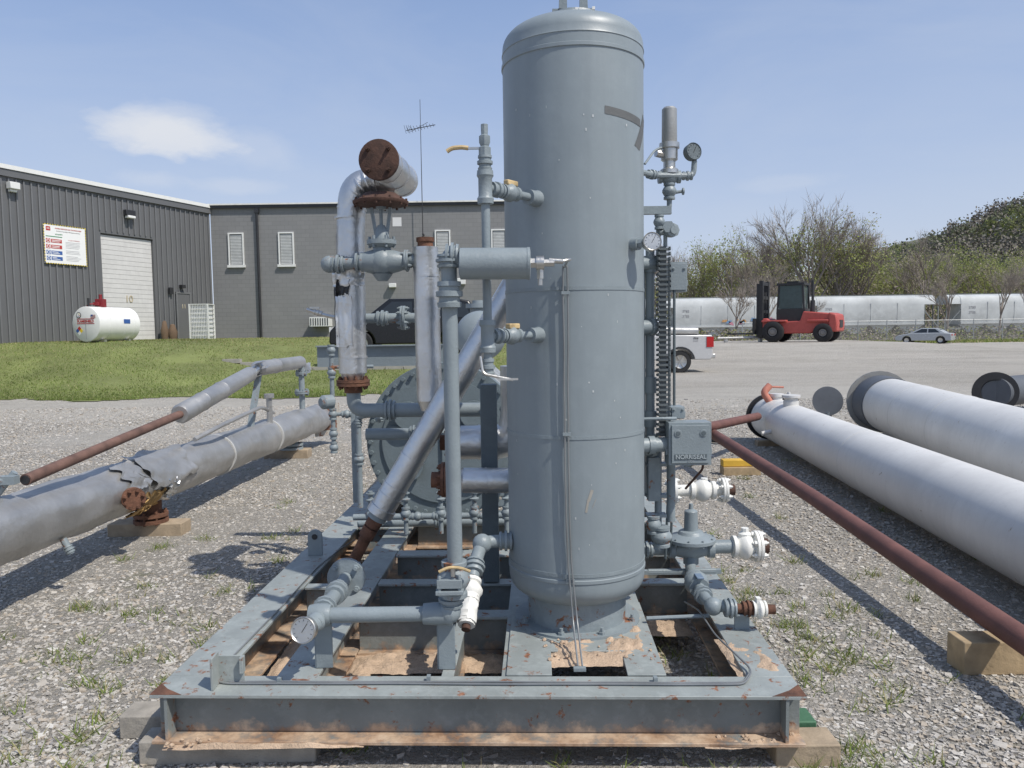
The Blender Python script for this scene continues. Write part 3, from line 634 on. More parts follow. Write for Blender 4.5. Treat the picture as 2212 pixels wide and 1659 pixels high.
for z in (1.46,1.12): mb.tube([(X,Y,z),(X+.30,Y,z)],.013,.02); mb.valve((X+.1,Y,z),(1,0,0),.017,.07)
mb.lathe((X+.03,Y-.08,1.22),(-.6,-.6,0),[(0,.02),(.02,.05),(.09,.05),(.11,.03)],16); mb.box((X+.16,Y,.95),(.06,.03,.95))
fin(mb,'gauge_column',paintr,SK)
mb=MB(); mb.cyl((-.92,4.8,1.79),(-.58,4.8,1.79),.03); mb.flange((-.67,4.8,1.79),(1,0,0),.075,.014,6,.009); mb.coup((-.80,4.8,1.79),(1,0,0),.032,.07); fin(mb,'flanged_pipe',paintr,SK)
mb=MB(); mb.tube([(-1.27,4.8,1.85),(-1.15,4.8,1.81),(-1.05,4.8,1.79)],.012,.03,8); mb.coup((-1.20,4.8,1.828),(1,0,-.3),.013,.05); mb.box((-1.22,4.8,1.86),(.06,.012,.012)); fin(mb,'sample_valve',steel,SK)
# ---- right side instruments
mb=MB(); X,Y=.80,3.9
mb.lathe((X,Y,2.44),(0,0,1),[(0,.02),(.03,.02),(.03,.045),(.05,.045),(.06,.03),(.09,.03),(.10,.042),(.15,.042),(.155,.05),(.18,.05),(.185,.035),(.21,.034),(.345,.032),(.35,.028)],20)
mb.cyl((X-.01,Y,2.56),(X-.07,Y-.02,2.57),.02,n=8)
PS=fin(mb,'relief_valve',steel,SK)
mb=MB(); mb.lathe((X,Y,2.62),(0,0,1),[(0,.036),(.004,.038),(.165,.037),(.175,.028),(.178,.001)],20); fin(mb,'spring_cap',mat('dull_steel',(.42,.42,.40),.45,metal=.6,rust=.15),PS)
mb=MB(); mb.tube([(.60,3.72,2.452),(.72,3.85,2.455),(.92,3.9,2.46),(.925,3.9,2.53)],.014,.03,10); mb.valve((X,Y,2.455),(1,0,0),.022,.11); mb.coup((.70,3.83,2.455),(1,.6,0),.016,.05); mb.coup((.89,3.9,2.46),(1,0,0),.016,.05)
mb.valve((X,Y,2.385),(0,0,1),.02,.08); mb.cyl((X,Y,2.34),(X,Y,2.46),.014); mb.cyl((X,Y,2.375),(X+.07,Y,2.385),.008); mb.lathe((X+.065,Y,2.384),(1,0,0),[(0,.018),(.008,.018)],12)
mb.tube([(.66,3.8,2.50),(.72,3.86,2.58),(.77,3.88,2.60)],.006,.03,8)
mb.cyl((X,Y,2.31),(X,Y,2.34),.013)
fin(mb,'relief_tee_pipe',paint,SK)
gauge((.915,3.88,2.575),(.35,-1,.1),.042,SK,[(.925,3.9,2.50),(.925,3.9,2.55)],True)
mb=MB(); mb.box((.71,3.8,2.28),(.16,.006,.035)); mb.box((.72,3.81,2.262),(.14,.03,.006)); mb.cyl((.73,3.82,2.0),(.73,3.82,2.28),.012); mb.valve((.73,3.8,2.22),(0,0,1),.016,.07); fin(mb,'instrument_bracket',paint,SK)
d=V((.743,-.669,0)); rt=V((TX,TY,2.075))+d*TR
mb=MB(); mb.cyl(rt-d*.02,rt+d*.035,.028); mb.cyl(rt+d*.03,rt+d*.06,.02,n=6); fin(mb,'gauge_nozzle',paint,TK)
gauge(rt+d*.085+V((.012,-.01,.003)),(.1,-1,.12),.04)
mb=MB(); mb.lathe((.775,3.80,2.175),(.3,-1,0),[(0,.03),(.03,.034),(.05,.034),(.052,.02),(.06,.02)],8); mb.cyl((.73,3.8,2.17),(.775,3.8,2.175),.016); mb.cyl((.76,3.8,2.10),(.76,3.8,2.20),.01); mb.lathe((.765,3.75,2.19),(0,-1,0),[(0,.03),(.008,.03)],6)
fin(mb,'needle_valve',paint,SK)
mb=MB(); mb.cyl((.692,3.84,.86),(.692,3.84,2.10),.022); mb.cyl((.66,3.84,.86),(.66,3.84,2.0),.009)
for z in (2.02,1.71,1.42,1.25): mb.lathe((.692,3.84,z-.04),(0,0,1),[(0,.022),(0,.032),(.08,.032),(.08,.022)],12)
for z in (2.02,1.71,1.10): mb.cyl((.55,3.75,z),(.72,3.84,z),.03)
mb.lathe((.60,3.77,1.71),(.9,.4,0),[(0,.034),(.09,.034),(.09,.042),(.115,.042)],16); mb.lathe((.60,3.77,1.10),(.9,.4,0),[(0,.03),(.09,.03),(.09,.04),(.115,.04)],16)
fin(mb,'level_chamber_pipe',paint,SK)
mb=MB(); mb.box((.744,3.79,1.635),(.030,.036,.93)); 
for k in range(38): mb.box((.746,3.777,1.18+.0245*k),(.066,.036,.011)); mb.cyl((.719,3.760,1.178+.0245*k),(.719,3.760,1.190+.0245*k),.006,n=6); mb.cyl((.773,3.760,1.178+.0245*k),(.773,3.760,1.190+.0245*k),.006,n=6)
fin(mb,'level_gauge_glass',mat('dark_grey_paint',(.10,.115,.12),.5,var=.2,chalk=.3),SK)
for dx,dz in((0,0),(.025,.03)):
    mb=MB(); mb.tube([(.80+dx,3.9,2.05-dz),(.80+dx,3.9,1.0),(.79+dx,3.95,.5+dz)],.007,.03,8); fin(mb,'conduit_line',paintd,SK)
mb=MB(); mb.cyl((.735,3.86,.62),(.735,3.86,1.17),.018); mb.cyl((.80,3.86,.72),(.80,3.86,1.05),.022)
mb.box((.705,3.82,.95),(.06,.05,.22)); mb.valve((.70,3.8,.72),(0,0,1),.022,.09); mb.valve((.74,3.8,.66),(0,0,1),.03,.10)
for z in(1.02,.86,.76): mb.box((.72,3.84,z),(.10,.06,.015))
fin(mb,'instrument_stand',paintr,SK)
mb=MB(); mb.tube([(.60,3.74,1.26),(.74,3.72,1.265),(.80,3.74,1.262)],.008,.03,8); fin(mb,'conduit_line',paint,SK)
mb=MB(); mb.tube([(.80,3.8,1.15),(.95,3.74,1.03),(.86,3.8,.9)],.006,.05,8); fin(mb,'conduit_line',darkrust,SK)
def nbox(x0,x1,z0,z1,y,txt):
    mb=MB(); mb.bb(x0,x1,y,y+.11,z0,z1); w=x1-x0; h=z1-z0
    mb.bb(x0+w*.06,x1-w*.06,y-.012,y+.001,z0+h*.06,z1-h*.06)
    for sx in (.2,.8): mb.lathe((x0+w*sx,y-.012,z1-h*.24),(0,-1,0),[(0,w*.085),(.004,w*.085)],20,0); mb.lathe((x0+w*sx,y-.016,z1-h*.24),(0,-1,0),[(0,w*.055),(.002,w*.055)],20,1)
    for sx in(-.0,1.): mb.box((x0+w*sx,y+.04,z0+h*.3),(.02,.03,.03))
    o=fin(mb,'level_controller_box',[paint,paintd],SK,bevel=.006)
    if txt:
        m=mat('raised_letter',(.36,.40,.41),.5)
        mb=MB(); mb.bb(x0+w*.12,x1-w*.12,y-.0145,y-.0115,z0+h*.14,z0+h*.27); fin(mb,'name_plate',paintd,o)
        text('NORRISEAL',w*.14,((x0+x1)/2,y-.016,z0+h*.205),(1,0,0),(0,0,1),m,o,bold=.02); text('1001',w*.085,((x0+x1)/2,y-.014,z0+h*.10),(1,0,0),(0,0,1),m,o)
    return o
nbox(.753,.958,1.04,1.248,3.68,True); nbox(.80,.89,1.885,2.035,3.9,False); nbox(.79,.86,1.25,1.31,3.82,False)
mb=MB(); mb.tube([(.60,3.7,1.135),(.76,3.74,1.135)],.036,.02); mb.lathe((.66,3.72,1.135),(1,.1,0),[(0,.045),(.03,.045)],16); fin(mb,'float_nozzle',paint,SK)
mb=MB(); A=V((.88,4.3,.785)); mb.cyl(A,A+V((.33,0,0)),.033); mb.flange(A+V((.02,0,0)),(1,0,0),.075,.016,6,.009,1); mb.valve(A+V((.19,0,0)),(1,0,0),.036,.14); mb.flange(A+V((.31,0,0)),(1,0,0),.07,.014,6,.009); mb.cyl(A+V((.33,0,0)),A+V((.37,0,0)),.03,mi=2); mb.lathe(A+V((.20,0,.05)),(0,0,1),[(0,.02),(.02,.02)],8)
fin(mb,'white_flanged_valve',[white,dialm,darkrust],SK)
# regulator
mb=MB(); c=V((.935,4.0,.588)); mb.lathe(c,(0,0,1),[(-.055,.05),(-.02,.06),(-.012,.12),(-.008,.128),(.008,.128),(.012,.12),(.03,.07),(.045,.06),(.05,.037),(.15,.034),(.155,.03),(.162,.012),(.19,.01)],32)
for k in range(10):
    a=k*math.pi/5; mb.cyl(c+V((.117*math.cos(a),.117*math.sin(a),-.02)),c+V((.117*math.cos(a),.117*math.sin(a),.02)),.006,n=6)
mb.lathe(c-V((.12,0,.055)),(1,0,0),[(0,.035),(.0,.045),(.03,.045),(.04,.035),(.08,.045),(.12,.055),(.16,.045),(.2,.035),(.21,.045),(.24,.045)],20); mb.cyl(c-V((0,0,.13)),c-V((0,0,.05)),.04); mb.cyl((.58,4.0,.535),(.85,4,.535),.03); mb.coup((.70,4,.535),(1,0,0),.03,.06); mb.lathe((.60,3.93,.56),(1,.3,0),[(0,.065),(.03,.065)],20)
fin(mb,'pressure_regulator',paint,SK)
mb=MB(); A=V((1.05,4.0,.545)); mb.cyl(A,A+V((.1,0,0)),.036,mi=0); mb.cyl(A+V((.08,0,0)),A+V((.28,0,0)),.034,mi=1); mb.valve(A+V((.17,0,0)),(1,0,0),.040,.13,1); mb.flange(A+V((.235,0,0)),(1,0,0),.082,.016,6,.010,1); mb.cyl(A+V((.25,0,0)),A+V((.29,0,0)),.04,mi=2); mb.lathe(A+V((.17,0,.05)),(0,0,1),[(0,.035),(.02,.035),(.03,.02),(.05,.02)],8,1)
fin(mb,'white_flanged_valve',[paint,white,darkrust],SK)
mb=MB(); mb.tube([(.935,4.0,.50),(.92,3.95,.45),(.905,3.80,.44),(.905,3.52,.412),(1.02,3.46,.411)],.028,.06); mb.valve((.905,3.75,.435),(0,1,.1),.034,.12); mb.coup((.905,3.62,.42),(0,1,.1),.03,.05); mb.sph((.92,3.49,.411),.042); mb.coup((.99,3.465,.411),(1,0,0),.03,.05)
fin(mb,'drain_pipe',paint,SK)
mb=MB(); mb.box((.905,3.70,.485),(.035,.07,.010)); fin(mb,'valve_handle',mat('faded_blue_handle',(.16,.22,.30),.6),SK,bevel=.003)
mb=MB(); mb.cyl((1.02,3.46,.411),(1.19,3.44,.411),.022); mb.coup((1.07,3.455,.411),(1,0,0),.025,.05); mb.valve((1.12,3.45,.411),(1,0,0),.026,.06,1); mb.box((1.115,3.45,.445),(.02,.03,.04),1); fin(mb,'rusty_drain_valve',[rustm,white],SK)
mb=MB(); mb.box((1.05,3.48,.345),(.07,.01,.085)); mb.box((1.05,3.46,.385),(.08,.05,.008)); fin(mb,'pipe_support',paint,SK,bevel=.002)
mb=MB(); mb.tube([(.62,3.55,.335),(.75,3.56,.335),(.92,3.56,.34)],.010,.03,8); fin(mb,'drain_tubing',paint,SK)
mb=MB(); mb.tube([(.70,3.95,.43),(1.05,3.95,.43)],.016,.02); mb.box((.83,3.95,.43),(.5,.03,.02)); fin(mb,'drain_tubing',paint,SK)
# dirt
def heap(x0,x1,y0,y1,z,h,seed,nx=26,ny=26):
    mb=MB()
    for j in range(ny+1):
        for i in range(nx+1):
            u,v=i/nx,j/ny; x=x0+(x1-x0)*u; y=y0+(y1-y0)*v; e=min(u,1-u,v,1-v)*5; e=max(0,min(1,e))
            q=noise.noise(V((x*9,y*9,seed)))*.6+noise.noise(V((x*30,y*30,seed)))*.45+noise.noise(V((x*80,y*80,seed)))*.25+.12
            mb.v.append((x+.01*noise.noise(V((y*20,seed,0))),y,z-.006+h*q*(.35+.65*e)-(1-e)*.012))
    for j in range(ny):
        for i in range(nx): mb.f.append((j*(nx+1)+i,j*(nx+1)+i+1,(j+1)*(nx+1)+i+1,(j+1)*(nx+1)+i)); mb.m.append(0)
    return mb
dm=mat('dry_clay',(.50,.37,.26),.95,var=.25,scale=20,bump=.3,bscale=90)
for i,a in enumerate([(.08,.58,3.12,3.50,.314,.032),(.38,.62,3.20,3.65,.314,.040),(-1.17,-.99,3.1,4.5,.12,.03),(-.80,-.68,3.1,3.7,.12,.03),(-.8,-.32,3.5,3.74,.12,.04),(-.30,-.02,3.5,3.74,.12,.03),(.90,1.1,2.98,3.4,.306,.022),(.60,.93,3.9,4.25,.12,.03),(-.9,-.4,4.4,4.75,.12,.03),(.6,.9,4.32,4.75,.12,.03),(-1.38,-.6,2.87,2.915,.118,.014),(.72,1.07,2.825,2.875,.118,.026)]):
    fin(heap(*a,i),'dried_clay',dm,SK,ang=60)
for k in range(46):
    if k<26: p=(random.uniform(.12,.6),random.uniform(3.12,3.45),.316)
    elif k<38: p=(random.uniform(.75,1.08),random.uniform(2.835,2.885),.122)
    else: p=(random.uniform(-1.36,-1.2),random.uniform(2.86,2.91),.122)
    mb=MB(); r=random.uniform(.004,.012); mb.lathe(p,(random.gauss(0,.3),random.gauss(0,.3),1),[(-r*.5,r*.6),(0,r),(r*.5,r*.7),(r*.8,r*.1)],6); fin(mb,'clay_clod',dm,SK)
# ------------------------------------------------------------------ timbers
def timber(x0,x1,y0,y1,z0,z1,m,lab,rz=0.):
    mb=MB(); mb.box(((x0+x1)/2,(y0+y1)/2,(z0+z1)/2),(x1-x0,y1-y0,z1-z0),0,rz)
    fin(mb,'timber_block',m,label=lab,cat='timber',bevel=.006,group='timber blocks under pipes and skid')
timber(-1.50,-.80,2.94,3.06,0,.098,woodg,'long grey weathered timber under the skid beam',.01)
timber(-1.68,-1.2,3.14,3.28,0,.10,woodg,'grey weathered timber under the skid rail')
timber(1.00,1.25,2.86,3.0,0,.090,wood,'brown timber block under the skid corner')
timber(1.04,1.22,3.02,3.14,0,.10,grn,'green painted timber block under the skid rail')
timber(2.17,2.95,3.62,3.77,0,.165,woody,'thick new timber block under the rusty pipe')
timber(-3.45,-2.82,6.42,6.62,0,.11,wood,'brown timber block under the pipe saddle')
timber(-3.40,-2.80,10.4,10.62,0,.12,wood,'brown timber block under the far pipe saddle')
timber(2.42,2.85,8.75,8.92,0,.10,woody,'brown timber block lying on gravel')
timber(2.42,2.83,8.77,8.90,.103,.18,yelp,'yellow painted block stacked on timber')
timber(3.5,4.3,10.9,11.05,0,.08,wood,'timber under white pipe')
# ------------------------------------------------------------------ left insulated pipeline
LP=thing('insulated_pipe_spool',(-3.1,7,0),'long dented aluminium-clad pipe resting on timber blocks','pipe spool')
def axp(y): 
    if y<6.5: return V((-3.14,y,.47+(6.5-y)*.03))
    return V((-3.14+(y-6.5)*.036,y,.47-(y-6.5)*.010))
mb=MB(); n_=40; ysr=list(np.arange(3.0,11.75,.07)); vs=[]
for j,y in enumerate(ysr):
    c=axp(y); seam=.006 if abs((y*1.18)%1-.5)<.05 else 0
    for i in range(n_):
        a=2*math.pi*i/n_; r=.205+seam+.022*noise.noise(V((math.cos(a)*1.3,y*1.7,math.sin(a)*1.3)))+.012*noise.noise(V((math.cos(a)*3,y*3.5,math.sin(a)*3)))
        vs.append(c+V((math.cos(a)*r,0,math.sin(a)*r)))
mb.add(vs,[(j*n_+i,j*n_+(i+1)%n_,(j+1)*n_+(i+1)%n_,(j+1)*n_+i) for j in range(len(ysr)-1) for i in range(n_)])
for y in (7.9,9.4): mb.lathe(axp(y),(0,1,0),[(0,.218),(.03,.218)],36,1)
fin(mb,'main_pipe',[silverd,mat('pale_strap',(.5,.5,.48),.5)],LP,ang=50)
mb=MB(); c=axp(11.75); mb.lathe(c-V((0,.02,0)),(0,1,0),[(0,.20),(.04,.20)],30); mb.prism([(-.22,-.26),(.24,-.26),(.24,.22),(-.22,.22)],c+V((.12,-.12,0)),(.6,.8,0),(0,0,1),(.8,-.6,0),.03)
mb.prism([(-.15,-.18),(.17,-.18),(.17,.14),(-.15,.14)],c+V((.12,-.12,0))+V((.8,-.6,0))*.03,(.6,.8,0),(0,0,1),(.8,-.6,0),.004,1)
fin(mb,'end_bracket',[mat('bracket',(.36,.34,.30),.6,rust=.5),rustm],LP)
mb=MB(); mb.lathe((-3.11,6.5,.11),(0,0,1),[(0,.14),(.03,.14),(.032,.10),(.05,.10),(.052,.14),(.08,.14),(.08,.09),(.26,.09)],28); 
for k in range(8):
    a=k*math.pi/4; mb.cyl((-3.11+.122*math.cos(a),6.5+.122*math.sin(a),.10),(-3.11+.122*math.cos(a),6.5+.122*math.sin(a),.21),.013,n=6)
fin(mb,'flanged_leg',rustm,LP)
mb=MB(); mb.lathe((-3.05,10.5,.12),(0,0,1),[(0,.16),(.03,.16),(.032,.10),(.05,.10),(.052,.16),(.08,.16),(.08,.09),(.3,.09)],28); fin(mb,'flanged_leg',paintr,LP)
mb=MB(); mb.cyl((-3.12,6.1,.50),(-2.86,5.72,.475),.05); fin(mb,'side_stub',paintr,LP)
mb=MB(); mb.flange((-2.87,5.735,.476),(.57,-.82,0),.085,.022,8,.011); fin(mb,'rusty_flange',rustm,LP)
mb=MB()
def tear(cy,a0,a1,L,r0,amp,mi,sd):
    vs=[]; n1,m1=22,22
    for j in range(m1+1):
        for i in range(n1+1):
            y=cy-L/2+L*j/m1+.10*noise.noise(V((i*.25,sd,0))); a=math.radians(a0+(a1-a0)*i/n1+16*noise.noise(V((j*.25,sd,3))))
            ed=min(i,n1-i,j,m1-j)/4.; r=r0+amp*(.3+noise.noise(V((i*.2,j*.2,sd))))*(1.3-min(1,ed)); c=axp(y); vs.append(c+V((math.cos(a)*r,0,math.sin(a)*r)))
    mb.add(vs,[(j*(n1+1)+i,j*(n1+1)+i+1,(j+1)*(n1+1)+i+1,(j+1)*(n1+1)+i) for j in range(m1) for i in range(n1)],mi)
tear(6.25,-80,-12,.34,.212,.015,1,2); tear(6.55,-5,95,.80,.222,.035,0,5); tear(6.1,-75,-45,.20,.225,.03,1,8); tear(6.50,-40,0,.18,.225,.04,2,11); tear(5.95,5,80,.3,.218,.02,0,14)
fin(mb,'torn_insulation',[silverd,wool,silver],LP,label='torn jacket exposing yellow insulation',ang=70)
mb=MB(); mb.tube([(-3.0,4.68,.828),(-3.0,7.03,1.0),(-2.99,8.7,1.24)],.036,.1); mb.lathe((-3.0,4.672,.8275),(0,1,.07),[(0,.028),(.012,.028)],14,1); fin(mb,'thin_rusty_pipe',[rustpipe,blk],LP)
mb=MB(); mb.lathe((-3.0,6.9,.99),V((0.003,1.9,.262)),[(0,.075),(.03,.09),(.5,.088),(.51,.094),(.52,.088),(1.0,.09),(1.01,.096),(1.02,.09),(1.9,.085),(1.92,.06)],24)
fin(mb,'insulated_small_pipe',silverd,LP)
mb=MB(); mb.lathe((-2.99,9.0,1.30),V((0,1,.0)),[(0,.07),(.05,.09),(.7,.088),(.71,.095),(.72,.088),(1.8,.088),(1.85,.09)],24); fin(mb,'insulated_small_pipe',silverd,LP)
mb=MB(); mb.cyl((-2.99,8.6,1.2),(-2.99,9.05,1.31),.05)
for k in range(9): 
    a=random.uniform(0,6.28); mb.obox((-2.99+.09*math.cos(a),8.9+.12*random.random(),1.30+.09*math.sin(a)),(.09,.02,.03),(0,.12,.02),(.01,.01,.003))
fin(mb,'crumpled_foil',silver,LP)
mb=MB()
for k in range(7): mb.obox((-2.92+.05*random.random(),10.85,1.18+.06*random.random()),(.10,.01,.03),(0,.02,.10),(.003,.003,.0))
fin(mb,'crumpled_foil',silver,LP)
mb=MB(); mb.beam((-3.02,8.8,.62),(-2.98,9.05,1.25),.06,.05); fin(mb,'pipe_stand',paintr,LP)
mb=MB(); mb.tube([(-3.0,7.2,.72),(-2.9,7.6,.80),(-2.92,8.9,.86),(-3.0,9.6,.72)],.022,.2,10); fin(mb,'tracing_tube',silverd,LP)
mb=MB(); mb.cyl((-2.95,9.3,.6),(-2.95,9.3,.95),.035); mb.lathe((-2.95,9.3,.93),(0,0,1),[(0,.06),(.05,.06)],14); fin(mb,'stub_nozzle',silverd,LP)
mb=MB(); mb.cyl((-2.96,10.8,.6),(-2.96,10.8,1.26),.04); mb.flange((-2.96,10.8,.88),(0,0,1),.10,.02,6,.012); mb.flange((-2.96,10.8,1.15),(0,0,1),.08,.016,6,.012)
fin(mb,'riser_pipe',paintr,LP)
mb=MB(); mb.cyl((-3.3,4.6,.55),(-3.05,4.66,.88),.02); mb.box((-3.06,4.62,.84),(.09,.06,.05)); mb.cyl((-3.5,4.5,.82),(-3.08,4.62,.84),.03); fin(mb,'pipe_clamp',paintr,LP)
mb=MB(); mb.cyl((-2.98,5.0,.37),(-2.93,5.0,.27),.022); mb.coup((-2.945,5.0,.30),(.4,0,-.9),.022,.05); fin(mb,'drain_plug',paintr,LP)
# ------------------------------------------------------------------ right pipes
WP=thing('white_steel_pipe',(3.5,7,0),'large white painted steel vessel pipe lying on the gravel','pipe')
A=V((3.86,11.4,.36)); B=V((3.02,2.3,.38)); d=(B-A).normalized()
mb=MB(); L=(B-A).length; mb.lathe(A,d,[(0,.24),(0,.30),(L,.30)],56); mb.lathe(A+d*.9,d,[(0,.301),(.006,.304),(.012,.301)],56); mb.lathe(A+d*3.9,d,[(0,.301),(.006,.303),(.012,.301)],56)
fin(mb,'pipe_body',whitep,WP)
mb=MB(); mb.lathe(A,-d,[(0,.30),(.10,.30),(.10,.345),(.14,.345),(.14,.27),(.05,.27)],40,0,False); fin(mb,'black_end_ring',blk,WP)
mb=MB(); c=A+d*1.15+V((-.02,0,.30)); mb.lathe(c,(0,0,1),[(-.02,.10),(.05,.10),(.05,.085),(.10,.085),(.10,.12),(.13,.12)],24); fin(mb,'nozzle',whitep,WP)
mb=MB(); mb.cyl(A+d*1.2+V((-.28,0,-.05)),A+d*1.2+V((-.42,0,-.08)),.03); fin(mb,'small_nozzle',whitep,WP)
mb=MB(); mb.prism([(0,0),(.14,0),(.09,.16),(.05,.16)],A+d*.75+V((0,0,.28)),(.3,-.9,0),(0,0,1),(1,0,0),.02); fin(mb,'lifting_lug',whitep,WP)
mb=MB(); mb.cyl(A+d*.3+V((0,0,.28)),A+d*.3+V((0,0,.34)),.08,n=20); mb.cyl(A+d*.3+V((0,0,.34)),A+d*.3+V((0,0,.38)),.10,n=20); fin(mb,'nozzle',whitep,WP)
mb=MB(); mb.tube([A+d*.35+V((-.1,0,.25)),A+d*.33+V((-.2,0,.40)),A+d*.3+V((-.1,0,.50))],.05,.06,12); mb.tube([A+d*.3+V((-.12,0,.48)),A+d*.3+V((.1,0,.47))],.015,.04,8); fin(mb,'red_elbow_fitting',mat('salmon_paint',(.5,.19,.13),.6),WP)
WP2=thing('white_insulated_vessel',(5,9,0),'large white vessel with bolted flange end lying on the gravel','pipe')
A=V((5.72,11.9,.52)); B=V((4.1,4.0,.50)); d=(B-A).normalized(); L=(B-A).length
mb=MB(); mb.lathe(A,d,[(.2,.40),(L,.40)],56); 
for t in (1.9,3.4): mb.lathe(A+d*t,d,[(0,.402),(.03,.406),(.06,.402)],56)
fin(mb,'vessel_body',whitep,WP2)
chm2=mat('charcoal_paint',(.10,.11,.125),.6)
mb=MB(); mb.lathe(A,d,[(0,.40),(.0,.415),(.62,.415),(.62,.40)],48); fin(mb,'dark_collar',chm2,WP2)
mb=MB(); mb.flange(A-d*.06,d,.48,.022,28,.014); mb.cyl(A-d*.2,A,.36,n=36); fin(mb,'bolted_flange',mat('flange_grey',(.30,.295,.275),.6,rust=.3),WP2)
mb=MB(); 
for k in range(9): mb.lathe(A-d*(.25+.05*k),d,[(0,.30),(.025,.33),(.045,.30)],30)
fin(mb,'bellows',steel,WP2)
FD=thing('flanged_disc',(5.25,12.3,0),'grey flanged disc on a short pipe standing on gravel','pipe flange')
mb=MB(); mb.lathe((5.2,12.6,.48),(-.55,-.85,0),[(0,.05),(.0,.22),(.03,.24),(.05,.24)],36); mb.cyl((5.2,12.6,.48),(5.5,13.4,.45),.16); fin(mb,'disc',mat('disc_grey',(.26,.26,.255),.6,rust=.2),FD)
mb=MB(); mb.cyl((5.2,12.6,0),(5.2,12.6,.30),.06); fin(mb,'leg',paintr,FD)
TP=thing('dark_ended_vessel',(8.9,14,0),'dark ended cylindrical vessel lying on the gravel','pipe')
mb=MB(); mb.lathe((8.95,14.2,.44),(.85,.53,0),[(0,.28),(2.2,.28)],40); fin(mb,'vessel_body',chm2,TP)
mb=MB(); mb.lathe((8.95,14.2,.44),(-.45,-.89,0),[(0,.37),(.05,.38),(.05,.24),(.0,.22)],40); mb.lathe((8.95,14.2,.44),(-.45,-.89,0),[(.0,.22),(.01,.22)],40,1); fin(mb,'dark_end_ring',[blk,chm2],TP)
mb=MB(); mb.tube([(2.38,9.2,.45),(2.36,6,.36),(2.315,2.3,.205)],.060,.1,24); fin(mb,'long_rusty_pipe',redox,label='long rust-red steel pipe resting on a timber',cat='pipe')
mb=MB(); mb.tube([(1.9,8.7,.56),(2.36,9.05,.54),(3.4,10.6,.47)],.055,.1,20); fin(mb,'short_rusty_pipe',redox,label='rust-red pipe leaning across to the white vessel',cat='pipe')
mb=MB(); mb.tube([(2.9,11.5,.03),(3.0,11.1,.06),(3.1,11.3,.03),(3.15,11.0,.03)],.03,.1,8); fin(mb,'rubber_hose',black,label='short black rubber hose on gravel',cat='hose')
# ------------------------------------------------------------------ buildings
GB=thing('grey_block_building',(-5,42,1.4),'single storey grey painted block building with narrow windows','building')
bmat=bpy.data.materials.new('painted_block'); bmat.use_nodes=True; nt=bmat.node_tree; b=nt.nodes['Principled BSDF']
tc=N(nt,'ShaderNodeNewGeometry').outputs['Position']; s3=N(nt,'ShaderNodeSeparateXYZ'); nt.links.new(tc,s3.inputs[0]); cb=N(nt,'ShaderNodeCombineXYZ'); nt.links.new(s3.outputs[0],cb.inputs[0]); nt.links.new(s3.outputs[2],cb.inputs[1])
br=N(nt,'ShaderNodeTexBrick'); nt.links.new(cb.outputs[0],br.inputs[0]); br.inputs['Scale'].default_value=1; br.inputs['Brick Width'].default_value=.4; br.inputs['Row Height'].default_value=.2; br.inputs['Mortar Size'].default_value=.008
br.inputs['Color1'].default_value=(.205,.205,.205,1); br.inputs['Color2'].default_value=(.225,.225,.223,1); br.inputs['Mortar'].default_value=(.165,.165,.165,1)
cx=mix(nt,mth(nt,'MULTIPLY',ramp(nt,noi(nt,tc,.5,6),[(.4,0.),(.7,1.)]),.35),br.outputs[0],(.25,.25,.245)); nt.links.new(cx,b.inputs['Base Color']); b.inputs['Roughness'].default_value=.8
mb=MB(); mb.bb(-14.6,5.5,38,50,.5,7.85)
fin(mb,'wall',bmat,GB)
mb=MB(); mb.bb(-14.7,5.6,37.85,50.1,7.85,7.98); mb.bb(-14.7,5.6,37.80,37.9,7.98,8.05,1); rf=fin(mb,'roof',[blk,white],GB)
blind=mat('blind',(.52,.53,.52),.6,bump=0)
def window(x0,x1,z0,z1,par,y=38.):
    mb=MB(); mb.bb(x0,x1,y-.02,y-.003,z0,z1); w=fin(mb,'window',glass,par)
    mb=MB(); t=.07; mb.bb(x0-t,x0,y-.07,y-.002,z0,z1); mb.bb(x1,x1+t,y-.07,y-.002,z0,z1); mb.bb(x0-t,x1+t,y-.07,y-.002,z1,z1+t); fin(mb,'frame',dialm,w)
    mb=MB(); mb.bb(x0-t-.05,x1+t+.05,y-.14,y-.002,z0-.12,z0); fin(mb,'sill',dialm,w)
    mb=MB()
    for k in range(20): mb.bb(x0+.03,x1-.03,y-.035,y-.03,z0+.03+k*(z1-z0-.06)/20,z0+.03+k*(z1-z0-.06)/20+.055)
    fin(mb,'blind',blind,w)
for x in (-13.7,-11.25,-8.35,-3.6,-.85): window(x,x+.62,5.1,6.6,GB)
mb=MB(); mb.cyl((-12.3,37.9,1.4),(-12.3,37.9,7.8),.06); mb.box((-12.3,37.9,7.7),(.2,.15,.2)); fin(mb,'downpipe',blk,GB)
mb=MB(); mb.bb(-9.75,-8.8,37.3,37.98,2.05,2.5); 
for k in range(8): mb.bb(-9.7+k*.115,-9.66+k*.115,37.28,37.3,2.1,2.45,1)
fin(mb,'air_conditioner',[dialm,blk],GB)
for a in ((-5.95,-5.6,37.75,37.98,3.9,4.1),(-2.6,-2.2,37.7,37.98,4.0,4.3)):
    mb=MB(); mb.bb(*a); fin(mb,'junction_box',dialm,GB,bevel=.02)
mb=MB(); mb.cyl((-4.21,37.6,6.2),(-4.21,37.6,12.8),.025,.012,n=6); mb.bb(-4.25,-4.17,37.6,38,6.4,6.46)
mb.beam((-4.9,37.6,11.35),(-3.5,37.6,11.6),.03,.03)
for k in range(9): 
    x=-4.8+.15*k; z=11.37+.0268*k; mb.beam((x,37.6-.6+.04*k,z),(x,37.6+.6-.04*k,z),.015,.015)
for k in range(4): mb.beam((-4.9+.1*k,37.6,11.2+.04*k),(-5.0+.1*k,37.6,11.6),.015,.015)
